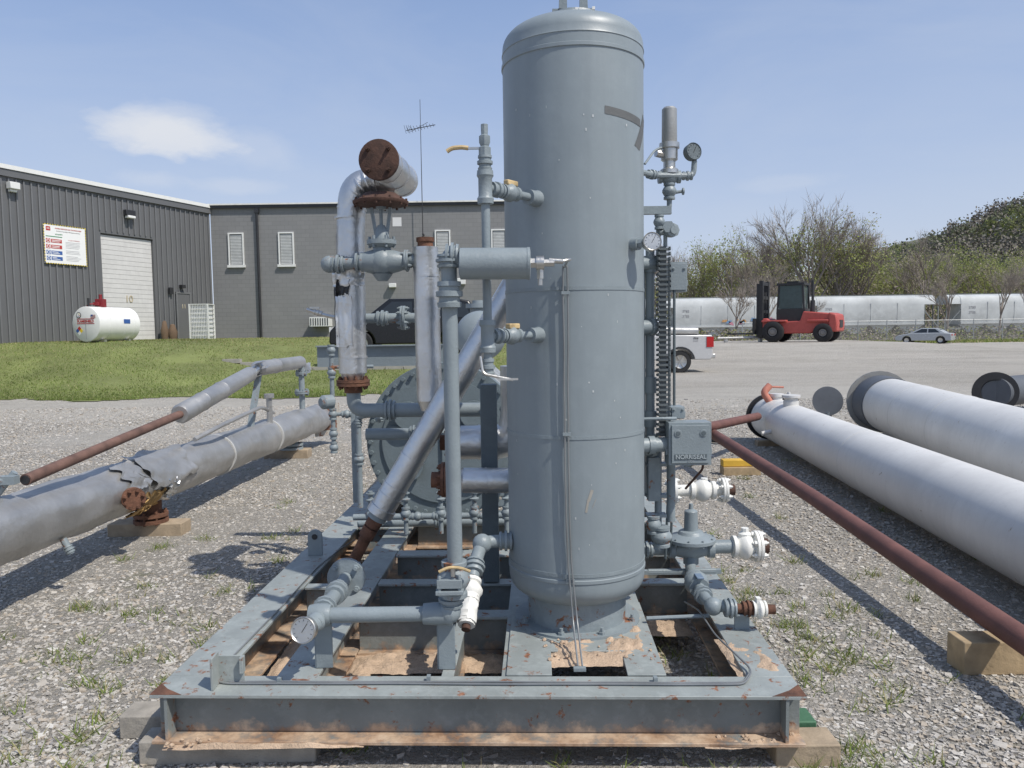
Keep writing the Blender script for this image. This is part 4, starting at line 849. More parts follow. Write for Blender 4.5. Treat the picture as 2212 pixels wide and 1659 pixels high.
mb.beam((-4.6,37.2,11.2),(-3.9,37.9,11.8),.02,.02)
fin(mb,'television_antenna',blk,label='tall thin television antenna mast on the building',cat='antenna')
MBd=thing('ribbed_metal_building',(-19,30,1.3),'dark grey ribbed metal warehouse with white roof edge and roller door','building')
U=V((.3756,.9268,0)); NR=V((.9268,-.3756,0)); Z=V((0,0,1))
def WPt(Y,z,out=0.): return V((-18.5+.4053*(Y-28.5),Y,z))+NR*out
metal=mat('dark_cladding',(.135,.137,.14),.5,metal=.1,var=.06,scale=.6,bump=0)
metal2=mat('rib_cladding',(.17,.172,.175),.5,metal=.1,var=.06,bump=0)
def wbox(mb,Y0,Y1,z0,z1,o0,o1,mi=0):
    L=(Y1-Y0)/.9268; c=(WPt(Y0,0,0)+WPt(Y1,0,0))/2+NR*(o0+o1)/2; c.z=(z0+z1)/2
    mb.obox(c,U*L,NR*(o1-o0),Z*(z1-z0),mi)
mb=MB(); D0,D1=32.25,34.75
wbox(mb,14,D0,.6,7.6,-9,0); wbox(mb,D1,38.0,.6,7.6,-9,0); wbox(mb,D0,D1,6.0,7.6,-9,0); wbox(mb,D0,D1,.6,6.0,-9,-.15)
y=14.1
while y<37.9:
    if D0-.12<y<D1+.1: wbox(mb,y,y+.05,6.1,7.55,0,.05,1)
    else: wbox(mb,y,y+.05,.9,7.55,0,.05,1)
    y+=.27
fin(mb,'wall',[metal,metal2],MBd)
mb=MB(); wbox(mb,13.9,38.1,7.6,7.85,-9.1,.12); wbox(mb,13.9,38.15,7.86,8.02,-9.1,.16,1)
fin(mb,'roof',[metal,dialm],MBd)
mb=MB(); z=1.35
while z<5.95: wbox(mb,D0+.02,D1-.02,z,z+.19,-.148,-.10); z+=.2
rd=fin(mb,'roller_door',mat('door_white',(.6,.59,.57),.5,var=.06,streak=.2),MBd)
text('10',.42,WPt(33.5,3.3,-.08),U,Z,faded,rd)
mb=MB(); wbox(mb,35.85,36.55,1.5,3.65,.052,.07); md=fin(mb,'side_door',metal,MBd)
mb=MB(); wbox(mb,35.78,35.85,1.5,3.72,.052,.1); wbox(mb,36.55,36.62,1.5,3.72,.052,.1); wbox(mb,35.85,36.55,3.65,3.72,.052,.1); fin(mb,'frame',metal2,md)
text('11',.28,WPt(36.2,3.05,.075),U,Z,faded,md)
mb=MB(); wbox(mb,33.3,33.75,6.85,7.1,.05,.25); wbox(mb,33.35,33.7,6.75,6.86,.08,.3,1); fin(mb,'wall_lamp',[blk,dialm],MBd,bevel=.02)
mb=MB(); wbox(mb,28.6,28.95,7.15,7.4,.05,.3); wbox(mb,28.65,28.9,7.05,7.15,.05,.2,1); fin(mb,'wall_lamp',[dialm,dialm],MBd,bevel=.02)
mb=MB(); wbox(mb,35.4,35.6,3.6,3.9,.05,.15); fin(mb,'meter_box',blk,MBd)
mb=MB(); wbox(mb,36.0,36.2,3.9,4.05,.05,.25); fin(mb,'meter_box',blk,MBd)
# sign
S0,S1=29.85,31.55; zt,zb=6.08,4.55
SG=thing('safety_sign',WPt(30.7,zb,.06),'white safety sign with striped border on the metal wall','sign')
sw=mat('sign_white',(.80,.80,.78),.4,var=.02,bump=0); sr=mat('sign_red',(.45,.05,.04),.4,var=.02,bump=0); sb=mat('sign_blue',(.04,.11,.33),.4,var=.02,bump=0); sg=mat('sign_green',(.03,.22,.08),.4,var=.02,bump=0); sk=mat('sign_black',(.02,.02,.02),.4,bump=0); syl=mat('sign_yellow',(.75,.55,.03),.4,bump=0); sgr=mat('sign_grey',(.35,.35,.36),.4,bump=0)
mb=MB(); wbox(mb,S0,S1,zb,zt,.055,.075); pn=fin(mb,'sign_panel',sw,SG)
mb=MB(); Lw=(S1-S0); nn=34
for i in range(nn):
    a=S0+Lw*i/nn; b_=S0+Lw*(i+1)/nn
    wbox(mb,a,b_,zt-.03,zt,.076,.082,i%2); wbox(mb,a,b_,zb,zb+.03,.076,.082,i%2)
for i in range(28):
    a=zb+.03+(zt-zb-.06)*i/28; b_=a+(zt-zb-.06)/28
    wbox(mb,S0,S0+.028,a,b_,.076,.082,i%2); wbox(mb,S1-.028,S1,a,b_,.076,.082,i%2)
fin(mb,'striped_border',[sk,syl],SG)
mb=MB(); wbox(mb,S0+.1,S0+.27,zt-.26,zt-.10,.076,.08,0); wbox(mb,S0+.08,S0+.72,zt-.49,zt-.46,.076,.08,2)
for j in range(4):
    z1=zt-.56-.225*j; m_=0 if j<2 else 1
    wbox(mb,S0+.08,S0+.24,z1-.16,z1,.076,.08,m_); wbox(mb,S0+.27,S0+.70,z1-.15,z1-.01,.076,.08,m_)
    wbox(mb,S0+.30,S0+.66-.06*j,z1-.07,z1-.045,.081,.083,3); wbox(mb,S0+.30,S0+.60,z1-.12,z1-.10,.081,.083,3)
    mb.lathe(WPt(S0+.16,z1-.08,.081),NR,[(0,.065),(.003,.065)],16,3); mb.lathe(WPt(S0+.16,z1-.08,.085),NR,[(0,.04),(.003,.04)],16,m_)
for j in range(14):
    z1=zt-.64-.055*j
    if j in(5,9): continue
    wbox(mb,S0+.85,S0+1.48-.18*random.random(),z1-.014,z1,.076,.079,5)
fin(mb,'pictogram_panel',[sr,sb,sg,sw,sk,sgr],SG)
wl=WL[SG]
text('OILFIELD SERVICES AND TECHNOLOGIES',.062,WPt(S0+.98,zt-.15,.08),U,Z,sr,SG,wl=wl,bold=.015)
text('We Care for Your Safety - PPE Required at All Times',.048,WPt(S0+.98,zt-.25,.08),U,Z,sk,SG,wl=wl)
text('SITE SAFETY',.06,WPt(S0+.6,zt-.38,.08),U,Z,sg,SG,wl=wl,bold=.02); text('IN CASE OF EMERGENCY',.045,WPt(S0+1.2,zt-.56,.08),U,Z,sr,SG,wl=wl)
text('HSE',.07,WPt(S0+.185,zt-.18,.082),U,Z,sw,SG,wl=wl,bold=.02)
# white cage
mb=MB(); x0,x1,y0,y1,z0,z1=-14.15,-13.35,34.0,34.7,1.45,3.05
for x in(x0,x1):
    for y in(y0,y1): mb.bb(x-.03,x+.03,y-.03,y+.03,z0,z1)
for z in np.linspace(z0+.05,z1,9): mb.bb(x0,x1,y0-.015,y0+.015,z-.012,z+.012); mb.bb(x1-.015,x1+.015,y0,y1,z-.012,z+.012); mb.bb(x0-.015,x0+.015,y0,y1,z-.012,z+.012)
for x in np.linspace(x0,x1,12): mb.bb(x-.008,x+.008,y0-.025,y0-.01,z0,z1)
mb.bb(x0+.05,x1-.05,y0+.04,y1-.05,z0+.05,z1-.05,1); mb.bb(x0-.03,x1+.03,y0-.03,y1+.03,z1,z1+.03)
CG=fin(mb,'gas_bottle_cage',[dialm,mat('cage_inside',(.62,.63,.63),.6)],label='white steel mesh storage cage beside the building',cat='cage')
tan=mat('tan_canvas',(.15,.10,.065),.9,bump=.2)
for x,y,h,r_ in((-15.55,34.6,.95,.6),(-15.28,34.8,.8,.75)):
    mb=MB(); mb.lathe((x,y,1.42),(0,0,1),[(0,.2*r_),(.3*h,.25*r_),(.55*h,.28*r_),(.75*h,.2*r_),(.95*h,.14*r_),(h,.04)],14); fin(mb,'canvas_bundle',tan,label='brown canvas covered bundle by the wall',cat='bundle')
# fuel tank
FT=thing('white_fuel_tank',(-15.0,28.6,1.45),'white horizontal fuel tank with red pump on grass','fuel tank')
A=V((-15.42,28.0,2.16)); L=1.9; d=V((.30,.954,0))
mb=MB(); mb.lathe(A,d,[(-.02,.001),(-.02,.60),(0,.64),(L,.64),(L+.03,.55),(L+.06,.001)],48); 
for t in(.5,1.2,1.65): mb.lathe(A+d*t,d,[(0,.646),(.02,.646)],48)
fin(mb,'tank_shell',mat('tank_white',(.76,.76,.73),.45,var=.04,rust=.03),FT)
s=V((d.y,-d.x,0)); 
for t in(.35,1.5):
    mb=MB(); mb.obox(A+d*t-V((0,0,.68)),d*.12,s*1.0,(0,0,.22)); fin(mb,'saddle_leg',steel,FT)
mb=MB(); mb.box(A+d*.7+V((0,0,.78)),(.3,.25,.3)); mb.cyl(A+d*.7+V((0,0,.6)),A+d*.7+V((0,0,1.1)),.06); mb.box(A+d*.5+V((0,0,.75)),(.2,.12,.12)); mb.tube([A+d*.4+V((0,0,.75)),A+d*.2+V((-.1,0,.72)),A+d*.1+V((0,0,.55))],.025,.1,8); mb.cyl(A+d*.15+V((0,0,.55)),A+d*.15+V((0,0,.95)),.04,mi=1)
fin(mb,'red_pump',[mat('pump_red',(.22,.02,.025),.5),blk],FT,bevel=.02)
ux=V((.954,-.30,0)); q=A-d*.024
text('FLAMESHIELD',.125,q+V((0,0,.10)),ux,Z,sr,FT,bold=.03,wl=WL[FT])
mb=MB(); mb.obox(q+V((0,0,.19)),ux*.80,d*.004,Z*.025,0); mb.obox(q+V((0,0,.02)),ux*.80,d*.004,Z*.025,0)
mb.obox(q+ux*.36+V((0,0,.28)),ux*.22,d*.004,Z*.12,3)
for k in range(3): mb.obox(q+ux*.36+V((0,0,.24+.04*k))-d*.003,ux*.22,d*.004,Z*.018,0)
mb.obox(q+ux*.30+V((0,0,.31))-d*.006,ux*.09,d*.004,Z*.06,1)
dc=q-ux*.30+V((0,0,-.24))
for (a,b_,m_) in((0,.085,0),(0,-.085,3),(-.085,0,1),(.085,0,2)): mb.obox(dc+ux*a+V((0,0,b_)),(ux+Z)*.08,d*.006,(ux-Z)*.08,m_)
mb.lathe(q-ux*.30+V((0,0,.33)),-d,[(0,.11),(.006,.11)],20,4); mb.lathe(q-ux*.30+V((0,0,.33))-d*.007,-d,[(0,.085),(.004,.085)],20,3)
for (a,b_,m_) in((.03,.04,2),(.04,-.02,0),(-.01,-.045,1)): mb.lathe(q-ux*(.30-a)+V((0,0,.33+b_))-d*.012,-d,[(0,.022),(.003,.022)],4,m_)
mb.obox(A+s*.648+d*1.25+V((0,0,.10)),d*.30,s*.004,Z*.16,1); mb.obox(q-ux*.0+V((0,0,-.2))-d*.001,ux*.02,d*.003,Z*.7,5)
fin(mb,'tank_decal',[sr,sb,syl,sw,sk,sgr],FT)
mb=MB()
for i in range(12):
    x=-9.6+i*.62; y=26.4; mb.box((x,y,H(x,y)+.05),(.6,.25,.14))
fin(mb,'concrete_edging',mat('edging',(.36,.34,.30),.9,bump=.1),label='low broken concrete edging in the grass',cat='kerb')
# ------------------------------------------------------------------ vehicles
def vehicle(name,label,cat,loc,rz,paintc,L,W_,zb,top,wheels,wr,cab,wins,rough=.25):
    E=thing(name,loc,label,cat,rz); 
    pm=mat(name+'_paint',paintc,rough,var=.03,bump=0,metal=.1)
    pol=[]
    for cx in wheels:
        R_=wr*1.18; pol+=[(cx-R_,zb)]+[(cx-R_*math.cos(t),max(zb,wr+R_*math.sin(t)-.0)) for t in np.linspace(.25,math.pi-.25,9)]+[(cx+R_,zb)]
    pol=[(0.06,zb)]+pol+[(L-.06,zb)]+top[::-1]
    mb=MB(); mb.prism(pol,(0,W_/2,0),(1,0,0),(0,0,1),(0,-1,0),W_); bd=fin(mb,'body',pm,E,local=True,bevel=.05,flat=False)
    mb=MB(); n=len(cab); ins=.14; base=[V((a,W_/2-(.03 if b<cab[0][1]+.05 else ins),b)) for a,b in cab]; oth=[V((a,-y.y,b)) for (a,b),y in zip(cab,base)]
    mb.add(base+oth,[tuple(range(n)),tuple(range(2*n-1,n-1,-1))]+[(i,n+i,n+(i+1)%n,(i+1)%n) for i in range(n)]); fin(mb,'cabin',pm,E,local=True,bevel=.04)
    for wp in wins:
        for sgn in(1,-1):
            zs=[q[1] for q in cab]; zl,zh=min(zs),max(zs)
            vs=[]
            for a,b in wp:
                f=(b-zl)/(zh-zl); vs.append(V((a,sgn*(W_/2-.03-(ins-.03)*f+.012),b)))
            mb=MB(); mb.add(vs+[v-V((0,sgn*.02,0)) for v in vs],[tuple(range(len(vs))),tuple(range(2*len(vs)-1,len(vs)-1,-1))]+[(i,(i+1)%len(vs),len(vs)+(i+1)%len(vs),len(vs)+i) for i in range(len(vs))]); fin(mb,'window',glass,E,local=True,flat=True)
    for cx in wheels:
        for sgn in(1,-1):
            mb=MB(); y0=sgn*(W_/2-.24); ax=(0,sgn,0)
            mb.lathe((cx,y0,wr),ax,[(0,wr*.9),(.03,wr),(.20,wr),(.23,wr*.93),(.23,wr*.62),(.19,wr*.6)],28); wh=fin(mb,'wheel',black,E,local=True)
            mb=MB(); mb.lathe((cx,y0+sgn*.18,wr),ax,[(0,wr*.62),(.04,wr*.6),(.02,wr*.5)],24,0)
            for k in range(6):
                a=k*math.pi/3; mb.beam((cx,y0+sgn*.21,wr),(cx+wr*.56*math.cos(a),y0+sgn*.22,wr+wr*.56*math.sin(a)),.07,.03)
            fin(mb,'rim',steel,wh,local=True)
    return E
tl=mat('tail_lamp',(.4,.01,.01),.3,bump=0); hl=mat('head_lamp',(.7,.7,.68),.2,bump=0)
PK=vehicle('pickup_truck','white pickup truck parked with pipes in its bed','pickup truck',(7.75,30.6,H(8,31)),math.pi,(.50,.50,.495),5.8,1.95,.50,[(0,.66),(.02,1.44),(1.9,1.46),(3.9,1.34),(5.2,1.24),(5.75,.95),(5.78,.55)],[1.25,4.75],.43,[(1.95,1.40),(2.1,1.97),(3.4,2.0),(4.15,1.36)],[[(2.2,1.46),(2.25,1.88),(2.95,1.90),(2.95,1.46)],[(3.05,1.46),(3.05,1.90),(3.38,1.90),(3.95,1.44)]])
for sgn in(1,-1):
    mb=MB(); mb.bb(-.03,.24,sgn*.965-.03,sgn*.965+.035,.98,1.38); fin(mb,'tail_light',tl,PK,local=True)
mb=MB(); mb.bb(-.12,.05,-.93,.93,.54,.72); fin(mb,'rear_bumper',steel,PK,local=True,bevel=.03)
for sgn in(1,-1):
    mb=MB(); pa=[(1.25-.58*math.cos(t),.43+.58*math.sin(t)) for t in np.linspace(.2,math.pi-.2,12)]; pb=[(1.25-.505*math.cos(t),.43+.505*math.sin(t)) for t in np.linspace(math.pi-.2,.2,12)]
    mb.prism(pa+pb,(0,sgn*.976,0),(1,0,0),(0,0,1),(0,sgn,0),.03); fin(mb,'wheel_arch_trim',blk,PK,local=True)
ob=text('SPORT',.07,(0,0,0),(-1,0,0),(0,0,1),sgr,PK,wl=V((0,0,0))); ob.location=(.65,.985,1.22)
ob=text('FX4',.11,(0,0,0),(-1,0,0),(0,0,1),sk,PK,wl=V((0,0,0)),bold=.02); ob.location=(.65,.985,1.32)
mb=MB()
for k in range(3): mb.cyl((.25+.1*k,-.4+.4*k,1.50+.05*k),(2.6,-.4+.4*k,1.56+.05*k),.15,n=16)
fin(mb,'pipe_load',silverd,PK,local=True)
SV=vehicle('black_pickup_truck','black crew vehicle parked on the grass by the building','pickup truck',(-1.0,27.5,.92),math.pi,(.012,.013,.015),5.3,2.0,.38,[(0,.55),(.02,1.15),(.8,1.22),(4.2,1.22),(5.0,1.10),(5.25,.85),(5.28,.5)],[1.0,4.2],.42,[(.1,1.18),(.45,1.85),(1.0,1.94),(3.2,1.94),(4.15,1.20)],[[(.35,1.28),(.6,1.74),(1.3,1.82),(1.3,1.28)],[(1.4,1.28),(1.4,1.84),(2.3,1.84),(2.3,1.28)],[(2.4,1.28),(2.4,1.84),(3.1,1.84),(3.8,1.28)]])
mb=MB(); mb.bb(5.22,5.31,-.8,-.45,.82,1.0); fin(mb,'headlight',hl,SV,local=True)
mb=MB(); mb.bb(5.22,5.31,.45,.8,.82,1.0); fin(mb,'headlight',hl,SV,local=True)
SD_=vehicle('silver_sedan','silver sedan parked beside the chain link fence','car',(40.2,70,0.0),math.radians(140),(.42,.44,.45),4.7,1.8,.28,[(0,.5),(.03,.92),(.8,1.0),(3.5,.95),(4.4,.78),(4.68,.6),(4.68,.4)],[.9,3.7],.33,[(.5,.97),(1.2,1.40),(2.5,1.43),(3.5,.95)],[[(.95,1.02),(1.35,1.34),(1.9,1.36),(1.9,1.02)],[(2.0,1.02),(2.0,1.36),(2.45,1.36),(3.1,1.02)]])
for sgn in(1,-1):
    mb=MB(); mb.bb(-.02,.08,sgn*.65-.18,sgn*.65+.18,.72,.88); fin(mb,'tail_light',tl,SD_,local=True)
mb=MB(); mb.add([(.62,-.7,1.02),(.62,.7,1.02),(1.12,.62,1.36),(1.12,-.62,1.36)],[(0,3,2,1)]); fin(mb,'rear_window',glass,SD_,local=True)
# forklift
FL=thing('red_forklift',(22.7,53.5,H(21.5,54)),'large red heavy forklift truck with black mast and cab','forklift',math.radians(146))
red=mat('forklift_red',(.42,.08,.065),.55,var=.12,bump=.02,chalk=.3)
mb=MB(); mb.prism([(0.0,.75),(.0,1.75),(.5,2.0),(2.1,2.15),(2.3,1.5),(4.2,1.4),(4.6,1.7),(4.9,1.7),(4.9,.6),(1.6,.6),(1.4,.75)],(0,1.1,0),(1,0,0),(0,0,1),(0,-1,0),2.2); fin(mb,'body',red,FL,local=True,bevel=.08)
mb=MB(); mb.prism([(-.15,.7),(-.2,1.3),(-.1,1.9),(.4,2.05),(.4,.7)],(0,1.25,0),(1,0,0),(0,0,1),(0,-1,0),2.5); fin(mb,'counterweight',red,FL,local=True,bevel=.1)
mb=MB(); mb.bb(-.22,-.18,-.5,.5,1.0,1.5); fin(mb,'radiator_grille',blk,FL,local=True)
for a in ((.4,1.8,-1.3,1.3,1.4,1.55),(3.2,4.9,-1.35,1.35,1.42,1.56)):
    mb=MB(); mb.bb(*a); fin(mb,'mudguard',red,FL,local=True,bevel=.04)
mb=MB()
for x in(2.1,3.95):
    for y in(-.75,.75): mb.beam((x,y,2.0),(x+(.12 if x<3 else -.12),y,4.05),.12,.12)
mb.bb(2.1,4.0,-.85,.85,4.0,4.16); mb.bb(2.05,4.0,-.8,.8,1.4,2.35); mb.bb(2.95,3.05,-.8,-.72,2.0,4.0); mb.bb(2.6,3.4,-.4,.4,4.16,4.3); mb.bb(2.3,2.8,-.3,.3,2.3,3.1)
cbn=fin(mb,'cab',blk,FL,local=True)
mb=MB(); mb.cyl((1.6,.5,2.0),(1.6,.5,4.3),.09,n=10); mb.cyl((1.6,.5,2.0),(1.6,.5,2.9),.16,n=10); fin(mb,'exhaust_stack',blk,FL,local=True)
mb=MB(); mb.bb(2.22,3.84,-.76,.76,2.36,3.98); fin(mb,'cab_glass',mat('cab_glass',(.07,.10,.10),.12,bump=0),FL,local=True)
mb=MB()
for y in(-.75,.75): mb.bb(4.95,5.2,y-.14,y+.14,.35,4.4); mb.bb(5.22,5.40,y-.11,y+.11,.4,4.2)
for z in(1.0,2.2,3.2,4.2): mb.bb(4.98,5.18,-.75,.75,z-.12,z+.12)
mb.bb(5.40,5.55,-1.3,1.3,.6,1.7); mb.cyl((5.05,0,.8),(5.05,0,3.6),.1,n=10); mb.cyl((5.05,.3,.8),(5.05,.3,3.6),.05,n=8); mb.cyl((5.05,-.3,.8),(5.05,-.3,3.6),.05,n=8)
fin(mb,'mast',blk,FL,local=True)
for y in(-.6,.6):
    mb=MB(); mb.bb(5.5,7.6,y-.12,y+.12,.55,.65); fin(mb,'fork',blk,FL,local=True,bevel=.02)
rg=mat('rim_grey',(.2,.19,.18),.6)
for x,r in((.75,.64),(4.1,.74)):
    for sgn in(1,-1):
        mb=MB(); mb.lathe((x,sgn*(.9 if x<2 else 1.0),r),(0,sgn,0),[(0,r*.85),(.05,r),(.40,r),(.45,r*.88),(.45,r*.55),(.36,r*.5)],28); wh=fin(mb,'wheel',black,FL,local=True)
        mb=MB(); mb.lathe((x,sgn*(1.24 if x<2 else 1.34),r),(0,sgn,0),[(0,r*.42),(.05,r*.4),(.03,r*.3),(.1,r*.2)],20); fin(mb,'rim',rg,wh,local=True)
mb=MB(); mb.cyl((15,56,.95),(18.4,56,1.0),.09,n=12); mb.bb(15.5,15.7,55.8,56.2,.5,.87); mb.bb(18.0,18.2,55.8,56.2,.5,.92); fin(mb,'stored_steel_pipe',silverd,label='grey steel pipe on supports near the forklift',cat='pipe')
# hopper cars
HC=thing('hopper_rail_car',(26,94,0),'long pale grey covered hopper rail car on the track','rail car',group='covered hopper rail cars in a train')
hopm=mat('hopper_grey',(.47,.49,.485),.6,var=.18,scale=.5,bump=0,chalk=.4,rust=.02)
mb=MB(); Lc=16.4; prof=[(-1.45,1.75),(-1.56,2.2),(-1.60,3.2),(-1.58,4.2),(-1.50,4.7),(-1.30,5.05),(-.7,5.32),(.7,5.32),(1.30,5.05),(1.50,4.7),(1.58,4.2),(1.60,3.2),(1.56,2.2),(1.45,1.75)]
mb.prism([(y,z) for y,z in prof],(-Lc/2+1.8,0,0),(0,1,0),(0,0,1),(1,0,0),Lc-3.6)
mb.prism([(y*.97,z-.01) for y,z in prof if z>4.0],(-Lc/2+.4,0,0),(0,1,0),(0,0,1),(1,0,0),Lc-.8)
for k in range(4):
    x=-Lc/2+3.3+k*(Lc-6.6)/3; mb.prism([(-1.6,1.8),(1.6,1.8),(.5,.8),(-.5,.8)],(x,-1.2,0),(1,0,0),(0,0,1),(0,1,0),2.4)
for k in (1,2,3):
    x=-Lc/2+1.8+k*(Lc-3.6)/4; mb.bb(x-.03,x+.03,-1.625,-1.58,2.2,4.4)
mb.bb(-Lc/2+1.8,Lc/2-1.8,-1.64,-1.50,1.80,2.02)
fin(mb,'hopper_body',hopm,HC,local=True,ang=30)
frm=mat('rail_frame',(.20,.22,.22),.7)
for s_ in(-1,1):
    mb=MB(); x=s_*(Lc/2-.1)
    for y in(-1.5,1.5): mb.beam((x,y,1.3),(x,y,4.4),.1,.1); mb.beam((x,y,1.5),(s_*(Lc/2-1.9),y,3.6),.1,.1)
    for k in range(8): mb.beam((x,-1.5,1.5+.35*k),(x,-1.0,1.5+.35*k),.04,.04)
    mb.bb(min(x,s_*(Lc/2-1.9)),max(x,s_*(Lc/2-1.9)),-1.5,1.5,1.15,1.35)
    fin(mb,'end_frame',frm,HC,local=True)
mb=MB(); mb.box((0,0,5.42),(Lc-.6,.7,.05)); fin(mb,'roof_walkway',frm,HC,local=True)
for s_ in(-1,1):
    mb=MB()
    for dx in(-.9,.9):
        for y in(-.75,.75): mb.lathe((s_*(Lc/2-1.6)+dx,y-.06,.55),(0,1,0),[(0,.46),(.12,.46)],20)
    mb.box((s_*(Lc/2-1.6),-.95,.6),(2.4,.15,.35)); fin(mb,'wheel_truck',darkrust,HC,local=True)
for zz,tx in((3.75,'3783'),(3.15,'3785')):
    ob=text(tx,.42,(0,0,0),(1,0,0),(0,0,1),sgr,HC,wl=V((0,0,0)),name='car_number'); ob.location=(-5.05,-1.615,zz)
for cx in(43.1,60.3,77.5,8.8): copytree(HC,(cx,94,0))
gmz=[mat('graf_pink',(.5,.22,.28),.6),mat('graf_blue',(.16,.28,.45),.6),mat('graf_orange',(.5,.28,.12),.6)]
mb=MB()
for k in range(14):
    x=26+random.uniform(-.8,6.0); mb.obox((x,92.35,2.35+random.uniform(-.15,.3)),(random.uniform(.2,.6),0,random.uniform(-.2,.2)),(0,.01,0),(random.uniform(-.2,.2),0,random.uniform(.2,.5)),k%3)
g=fin(mb,'graffiti',gmz,HC,label='faded coloured graffiti lettering'); 
mb=MB(); mb.bb(-40,160,92.6,95.4,-.05,.07); fin(mb,'railway_track',mat('ballast',(.20,.18,.165),.95,bump=.2),kind='structure')
# fence
FE=thing('chain_link_fence',(40,80,0),'chain link fence with steel posts along the yard edge','fence')
galv=mat('galvanised',(.36,.37,.37),.5,metal=.4)
x=24.
while x<70:
    mb=MB(); mb.cyl((x,80,-.05),(x,80,2.3),.045,n=8); fin(mb,'post',galv,FE); x+=3.
mb=MB(); mb.cyl((24,80,2.2),(69,80,2.2),.03,n=6)
x=24.
while x<67: mb.beam((x,80,.1),(x+2.1,80,2.2),.009,.009); mb.beam((x+2.1,80,.1),(x,80,2.2),.009,.009); x+=.16
fin(mb,'wire_mesh',galv,FE)
# ------------------------------------------------------------------ trees
bark=mat('bark',(.24,.205,.175),.9,var=.3,scale=3,bump=0); twm=[mat('twig_a',(.34,.295,.245),.9,bump=0),mat('twig_b',(.26,.225,.19),.9,bump=0)]
lfG=[leafmat('leaf_a',(.31,.35,.12),.45),leafmat('leaf_b',(.24,.28,.10),.45),leafmat('leaf_c',(.38,.39,.17),.45)]
lfD=[leafmat('hazed_leaf_d',(.13,.15,.09),.4),leafmat('hazed_leaf_e',(.165,.18,.11),.4),leafmat('hazed_leaf_f',(.22,.235,.13),.4)]  # hillside leaf tones greyed, distance haze painted into the colour
def quads(C,sz,fl=1.):
    n=len(C); a=rng.normal(size=(n,3)); a/=np.linalg.norm(a,axis=1)[:,None]; b=np.cross(a,rng.normal(size=(n,3))); b/=np.linalg.norm(b,axis=1)[:,None]
    a=a*sz[:,None]; b=b*(sz*rng.uniform(.5,1,n))[:,None]
    Vv=np.stack([C-a,C-b*.8,C+a,C+b*.8],1).reshape(-1,3); return Vv,np.arange(4*n).reshape(-1,4)
def maketree(h,kind,seed):
    r=random.Random(seed); mb=MB(); tips=[]
    def grow(p,d,L,rad,dep):
        q=p+d*L; mb.cyl(p,q,rad,rad*.62,n=6 if dep<2 else 3)
        if dep>=2: tips.append((p,q,d))
        if dep==4: return
        for k in range(3 if dep else 5):
            ax=V((r.gauss(0,1),r.gauss(0,1),r.gauss(0,.5))).normalized(); nd=(d*(1.0)+ax*(.62 if dep else .75)); nd.z+=.15; nd.normalize()
            st=p+(q-p)*(r.uniform(.45,1) if k else 1)
            grow(st,nd,L*r.uniform(.55,.8),rad*.55,dep+1)
    grow(V((0,0,-.3)),V((r.gauss(0,.05),r.gauss(0,.05),1)).normalized(),h*.34,h*.015,0)
    mz=max(t[1].z for t in tips); k_=h/mz
    mb.v=[(a*min(1,k_*1.0),b*min(1,k_),c*k_) for a,b,c in mb.v]
    P=np.array([tuple(p+(q-p)*t) for p,q,d in tips for t in (0.3,.7,1.)]); P[:,2]*=k_; P[:,:2]*=min(1,k_)
    D=np.array([tuple(d) for p,q,d in tips for t in range(3)])
    if kind=='bare':
        m=1900; idx=rng.integers(0,len(P),m); C=P[idx]+rng.normal(0,.15,(m,3)); d=D[idx]+rng.normal(0,.45,(m,3)); d[:,2]+=.3; d/=np.linalg.norm(d,axis=1)[:,None]
        ln=rng.uniform(.4,1.3,m)*h/14; s=np.cross(d,rng.normal(size=(m,3))); s/=np.linalg.norm(s,axis=1)[:,None]; s*=.014*h/14*1.4
        Vv=np.stack([C-s,C+s,C+d*ln[:,None]],1).reshape(-1,3); F=np.arange(3*m).reshape(-1,3); mats=twm; mi=rng.integers(0,2,m)
    else:
        n=2600; idx=rng.integers(0,len(P),n); C=P[idx]+rng.normal(0,.45,(n,3)); Vv,F=quads(C,rng.uniform(.04,.14,n)*h/12); mats=lfG if kind=='leaf' else [twm[0],lfG[2],lfG[1]]; mi=rng.integers(0,3,n)
    return mb,Vv,F,mi,mats
temps=[]
for i,(k,h) in enumerate([('leaf',12),('mix',12),('bare',14),('leaf',10),('bare',12),('mix',14)]):
    mb,Vv,F,mi,mats=maketree(h,k,i+3)
    me=bpy.data.meshes.new('trunk'); me.from_pydata(mb.v,[],mb.f); me.materials.append(bark)
    mc=bpy.data.meshes.new('crown'); mc.from_pydata(Vv.tolist(),[],F.tolist()); [mc.materials.append(m) for m in mats]; mc.polygons.foreach_set('material_index',mi.astype(np.int32))
    temps.append((k,h,me,mc))
LB={'leaf':'tree with fresh pale green spring leaves','mix':'tree just budding with sparse green leaves','bare':'bare leafless tree with fine grey twigs'}
def tree(ti,x,y,hh,rz,z=0.):
    k,h,me,mc=temps[ti]; s=hh/h
    e=bpy.data.objects.new('tree',None); e.location=(x,y,z); e.rotation_euler=(0,0,rz); e.scale=(s,s,s); COL.objects.link(e)
    e['label']=LB[k]; e['category']='tree'; e['group']='trees behind the railway'
    for nm,m in(('trunk',me),('crown',mc)):
        o=bpy.data.objects.new(nm,m); o.parent=e; COL.objects.link(o)
rt_=random.Random(5)
tree(2,39.5,102,18.0,.5); tree(4,35.5,104,15.5,2.5); tree(5,43,103,16,4.)
for i in range(62):
    x=14+i*1.32+rt_.uniform(-1.2,1.2); y=rt_.uniform(100,126); hh=rt_.uniform(11.,14.5) if x<34 or x>48 else rt_.uniform(12,16)
    if x/y<.24: hh*=.9
    tree(rt_.choice([0,1,2,5,1,5,3,4,0]),x,y,hh,rt_.uniform(0,6.28))
